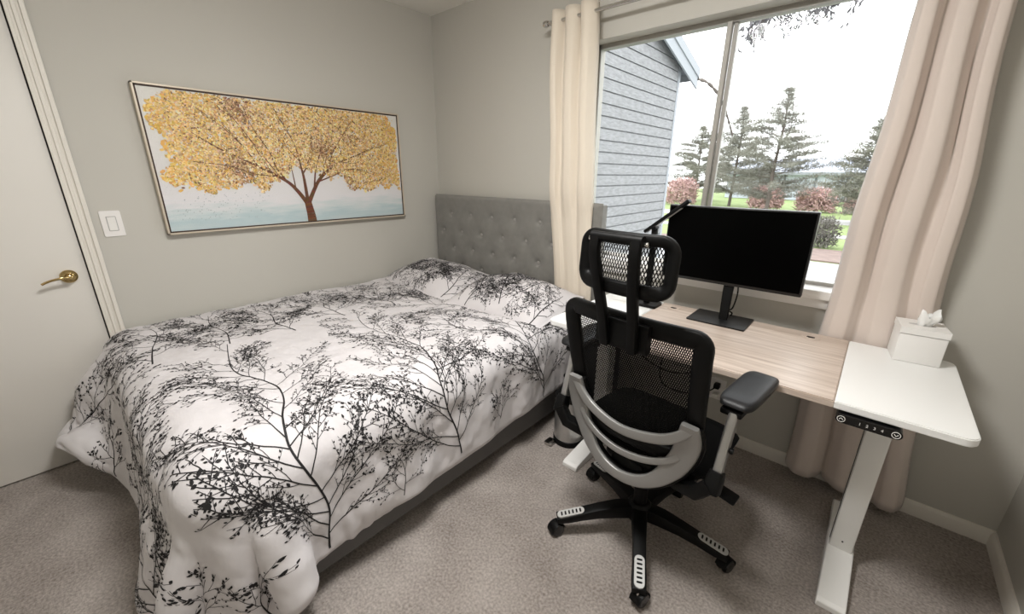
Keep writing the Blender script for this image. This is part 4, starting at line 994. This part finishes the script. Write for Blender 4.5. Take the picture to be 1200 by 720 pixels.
# ------------------------------------------------------------------ outdoors, seen through the window
GZ = -3.0
def flat(name, pts, z, m, label=None):
    o = MB().prism(pts, z-.3, z, 'z').build(name, m, smooth=False); o['kind'] = 'structure'; return o
flat('ground', [(-80,.6), (60,.6), (60,150), (-80,150)], GZ-.04, M['grass'])
flat('parking_lot', [(-60,4), (50,4), (50,24.6), (-60,24.6)], GZ, M['asphalt'])
flat('planting_bed', [(-60,25), (50,25), (50,29.5), (-60,29.5)], GZ+.04, M['mulch'])
flat('sidewalk', [(-60,36.2), (50,36.2), (50,38), (-60,38)], GZ+.03, M['road'])
flat('street', [(-70,47.5), (60,47.5), (60,53), (-70,53)], GZ, M['road'])
# grey clapboard house next door: gable wall faces the window
hs = thing('house', 'grey clapboard house gable close outside the window', 'house', (-.5, 3.2, GZ))
SX, HY0, HY1 = -.5, .5, 5.93; RIDGE_Y = 1.6; EAVE_Z = 3.30; SL = .285
def roofz(y): return EAVE_Z+(HY1-y)*SL if y >= RIDGE_Y else EAVE_Z+(HY1-RIDGE_Y)*SL-(RIDGE_Y-y)*SL
ex = .1575; z = GZ+.1; k = 0
while z < roofz(RIDGE_Y):
    z1 = z+ex; y0, y1 = HY0, HY1-.07
    if z1 > roofz(HY1): y1 = min(y1, HY1-(z1-roofz(HY1))/SL)
    if z1 > roofz(HY0): y0 = max(y0, RIDGE_Y-(roofz(RIDGE_Y)-z1)/SL)
    if y1-y0 > .15:
        MB().add([(SX-.01,y0,z), (SX,y0,z), (SX,y0,z+.016), (SX+.024,y0,z+.017), (SX+.024,y0,z1-.003), (SX-.01,y0,z1), (SX-.01,y1,z), (SX,y1,z), (SX,y1,z+.016), (SX+.024,y1,z+.017), (SX+.024,y1,z1-.003), (SX-.01,y1,z1)],
                 [(0,1,2,3,4,5), (11,10,9,8,7,6), (0,6,7,1), (1,7,8,2), (2,8,9,3), (3,9,10,4), (4,10,11,5), (5,11,6,0)]).build('siding_plank', M['siding'], hs, smooth=False)
    z = z1
MB().prism([(HY0,GZ), (HY1,GZ), (HY1,roofz(HY1)), (RIDGE_Y,roofz(RIDGE_Y)), (HY0,roofz(HY0))], SX-5, SX-.008, 'x').build('house_wall', M['siding'], hs, smooth=False)
MB().box((SX-.02,HY1-.08,GZ), (SX+.034,HY1+.012,roofz(HY1)+.02)).build('corner_board', M['sidetrim'], hs, smooth=False)
OV, EY = .17, 6.42
ro = MB().prism([(EY,roofz(EY)), (RIDGE_Y,roofz(RIDGE_Y)), (-.0+.35,roofz(.35)), (.35,roofz(.35)+.05), (RIDGE_Y,roofz(RIDGE_Y)+.05), (EY,roofz(EY)+.05)], SX-5, SX+OV, 'x'); ro.build('roof', M['shingle'], hs, smooth=False)
MB().prism([(EY,roofz(EY)-.03), (RIDGE_Y,roofz(RIDGE_Y)-.03), (.35,roofz(.35)-.03), (.35,roofz(.35)), (RIDGE_Y,roofz(RIDGE_Y)), (EY,roofz(EY))], SX-5, SX+OV-.03, 'x').build('soffit', M['soffit'], hs, smooth=False)
for a, b, t in ((-.27, .0, .03), (-.09, .06, .05)):
    rk = MB().prism([(EY+.02,roofz(EY)+a), (RIDGE_Y,roofz(RIDGE_Y)+a), (.35,roofz(.35)+a), (.35,roofz(.35)+b), (RIDGE_Y,roofz(RIDGE_Y)+b), (EY+.02,roofz(EY)+b)], SX+OV-.03, SX+OV-.03+t, 'x').build('rake_board', M['sidetrim'], hs, smooth=False)
rk = MB().prism([(HY1+.02,roofz(HY1)-.16), (RIDGE_Y,roofz(RIDGE_Y)-.16), (RIDGE_Y,roofz(RIDGE_Y)-.0), (HY1+.02,roofz(HY1)-.0)], SX-.01, SX+.036, 'x').build('frieze_board', M['soffit'], hs, smooth=False)
MB().box((SX-5,EY-.02,roofz(EY)-.13), (SX+OV,EY+.02,roofz(EY)+.03)).build('eave_board', M['sidetrim'], hs, smooth=False)
cb = MB(); cp = spline([(SX+OV-.01,EY+.03,roofz(EY)-.1), (-.42,7.3,3.12), (-.5,8.4,3.02), (-.62,9.6,2.75), (-.75,10.8,2.4)], 14); rd = random.Random(4)
cb.tube(cp, [.016+.022*rd.random() for _ in cp], 6); cb.build('bare_branch', M['bark'], hs)  # knotty bare branch, strung from the eave like a cable

def blades(mb, rd, c, r, n, ln, wd, up=.2):
    for _ in range(n):
        d = Vector((rd.gauss(0,1), rd.gauss(0,1), rd.gauss(0,1)+up)).normalized(); p = Vector(c)+Vector((rd.gauss(0,r), rd.gauss(0,r), rd.gauss(0,r*.5)))
        s = d.cross(Vector((rd.gauss(0,1), rd.gauss(0,1), rd.gauss(0,1)))).normalized()*wd
        mb.add([p-s, p+s, p+d*ln], [(0,1,2)])
def pine(label, x, y, top, rad, seed, m, sparse=1.0):
    rd = random.Random(seed); root = thing('pine_tree', label, 'tree', (x, y, GZ), 0, 'pine trees beyond the lawn')
    h = top-GZ; tk = MB().tube([(0,0,-.1), (.1*rd.uniform(-1,1),.05,h*.4), (.2*rd.uniform(-1,1),0,h*.75), (0,0,h)], [.22,.17,.10,.02], 8); fo = MB(); br = MB()
    z = h*.13
    while z < h*.99:
        f = (z/h); R = rad*(1-((f-.18)/.82)**1.8 if f > .18 else .8)*rd.uniform(.75, 1.1)
        R = max(R, .35)
        for q in range(rd.randint(4, 6)):
            a = rd.uniform(0, 2*math.pi); r1 = R*rd.uniform(.6, 1.08); lift = r1*rd.uniform(-.05, .35)
            tip = Vector((r1*math.cos(a), r1*math.sin(a), z+lift)); br.tube([(0,0,z), tip*.5+Vector((0,0,z*.5-.05)), tip], [.05,.03,.01], 4, cap=False)
            for t in np.linspace(.28, 1, max(3, int(r1/.32))):
                p = Vector((0,0,z)).lerp(tip, float(t))
                blades(fo, rd, p, .24, int(11*sparse), .40, .030, .5)
        z += h*.034
    tk.build('trunk', M['bark'], root, world=False); br.build('branches', M['bark'], root, world=False); fo.build('foliage', m, root, world=False, smooth=False, recalc=False)['kind'] = 'stuff'
    return root
pine('tallest grey-green pine in the middle of the window', -7.3, 54, 10.3, 5.8, 1, M['needles2'], 1.6)
pine('pine just right of the window mullion', -14.4, 66, 10.4, 6.6, 2, M['needles2'], 1.6)
pine('low pine seen left of the window mullion', -22.8, 76, 9.2, 8.0, 3, M['needles'], 1.6)
pine('pine at the edge of the right curtain', 1.35, 49.5, 6.2, 4.2, 4, M['needles'], 1.5)
def shrub(label, x, y, w, d, h, seed, m, n, group, ln=.3):
    rd = random.Random(seed); root = thing('shrub', label, 'shrub', (x, y, GZ), 0, group); fo = MB(); st = MB()
    for _ in range(14):
        a = rd.uniform(0, 6.3); st.tube([(0,0,0), (w*.3*math.cos(a), d*.3*math.sin(a), h*.5), (w*.42*math.cos(a), d*.42*math.sin(a), h*rd.uniform(.7,.95))], [.03,.02,.006], 4, cap=False)
    for _ in range(n):
        a = rd.uniform(0, 6.3); r = rd.random()**.5; z = h*rd.uniform(.05, 1)*(1-.3*r**4)
        blades(fo, rd, (w*.5*r*math.cos(a), d*.5*r*math.sin(a), z), .1, 3, ln, ln*.16, .6)
    st.build('stems', M['bark'], root, world=False); fo.build('foliage', m, root, world=False, smooth=False, recalc=False)['kind'] = 'stuff'
for i, (x, w, l) in enumerate(((-9.2, 4.0, 'reddish bare shrub under the tall pine'), (-3.6, 4.4, 'reddish bare shrub in front of blue-grey building'), (1.4, 4.4, 'reddish bare shrub behind the right-hand pine'), (-20.8, 4.6, 'reddish bare shrub beside the grey house corner'))):
    shrub(l, x, 63 if i < 3 else 64, w, 3, 2.9 if i < 3 else 3.8, 20+i, M['redleaf'], 900, 'reddish shrubs across the street', .5)
for i, (x, y, w, h, l) in enumerate(((.2, 30.8, 1.7, 1.9, 'grey shrub beside the right edge of the monitor'), (2.6, 30.6, 1.6, 1.6, 'grey shrub beside the right curtain'), (-14.0, 31.5, 3, 1.6, 'grey shrub below the house corner'))):
    shrub(l, x, y, w, 1.6, h, 40+i, M['greyleaf'], 700, 'grey shrubs in the planting bed', .22)
bd = thing('building', 'low blue-grey building with a long metal roof far away', 'building', (-4, 100, GZ))
MB().box((-22, 92, GZ), (12, 108, 1.7)).build('building_wall', M['bluewall'], bd, smooth=False)
MB().prism([(91,1.6), (109,1.6), (109,1.9), (100,4.6), (91,1.9)], -23, 13, 'x').build('roof', M['blueroof'], bd, smooth=False)
MB().box((-23.1, 90.9, 1.45), (13.1, 91.1, 1.95)).build('gutter', M['sidetrim'], bd, smooth=False)
MB().box((-5.2, 95.2, 3.0), (-3.2, 96.5, 3.75)).build('roof_vent', M['sidetrim'], bd, smooth=False)
for x in (-12, -7.2, -2.6, 2.2): MB().box((x-.16, 91.85, GZ), (x+.16, 92, 1.5)).build('wall_seam', M['soffit'], bd, smooth=False)
# leafy tree by the house wall; one bough reaches across the top of the window
rd = random.Random(12); lt = thing('tree', 'leafy bough reaching across the top of the window', 'tree', (4.4, 9, GZ))
tr3 = MB().tube([(4.4,9,GZ-.1), (4.35,9,0), (4.45,9,3), (4.3,8.9,5.2)], [.17,.14,.11,.05], 10); tr3.build('trunk', M['bark'], lt)
bo = MB(); lf = MB(); main = spline([(4.42,8.98,3.2), (3.6,8.9,4.15), (2.8,8.8,4.75), (1.9,8.7,4.85), (1.0,8.6,4.75), (.0,8.5,4.45)], 10); bo.tube(main, [.045*(1-.85*i/(len(main)-1)) for i in range(len(main))], 6)
for i in range(33, len(main), 1):
    for q in range(3):
        a = main[i]; ln = rd.uniform(.3, .7); d = Vector((rd.uniform(-1,.2), rd.uniform(-.5,.5), rd.uniform(-1.3,-.2))).normalized(); e = a+d*ln; m1 = a+d*ln*.5+Vector((rd.gauss(0,.04), 0, .05))
        bo.tube([a, m1, e], [.007,.005,.0025], 4, cap=False)
        for _ in range(13):
            t = rd.uniform(.25, 1.05); p = a.lerp(e, t)+Vector((rd.gauss(0,.03), rd.gauss(0,.03), 0)); dd = Vector((rd.gauss(0,.7), rd.gauss(0,.7), -1)).normalized(); s = dd.cross(Vector((rd.gauss(0,1), rd.gauss(0,1), 0))).normalized()*.022
            l_ = rd.uniform(.11, .17); lf.add([p, p+dd*l_*.5+s, p+dd*l_, p+dd*l_*.5-s], [(0,1,2,3)])
bo.build('bough', M['bark'], lt); lf.build('leaves', M['leafdark'], lt, smooth=False, recalc=False)['kind'] = 'stuff'
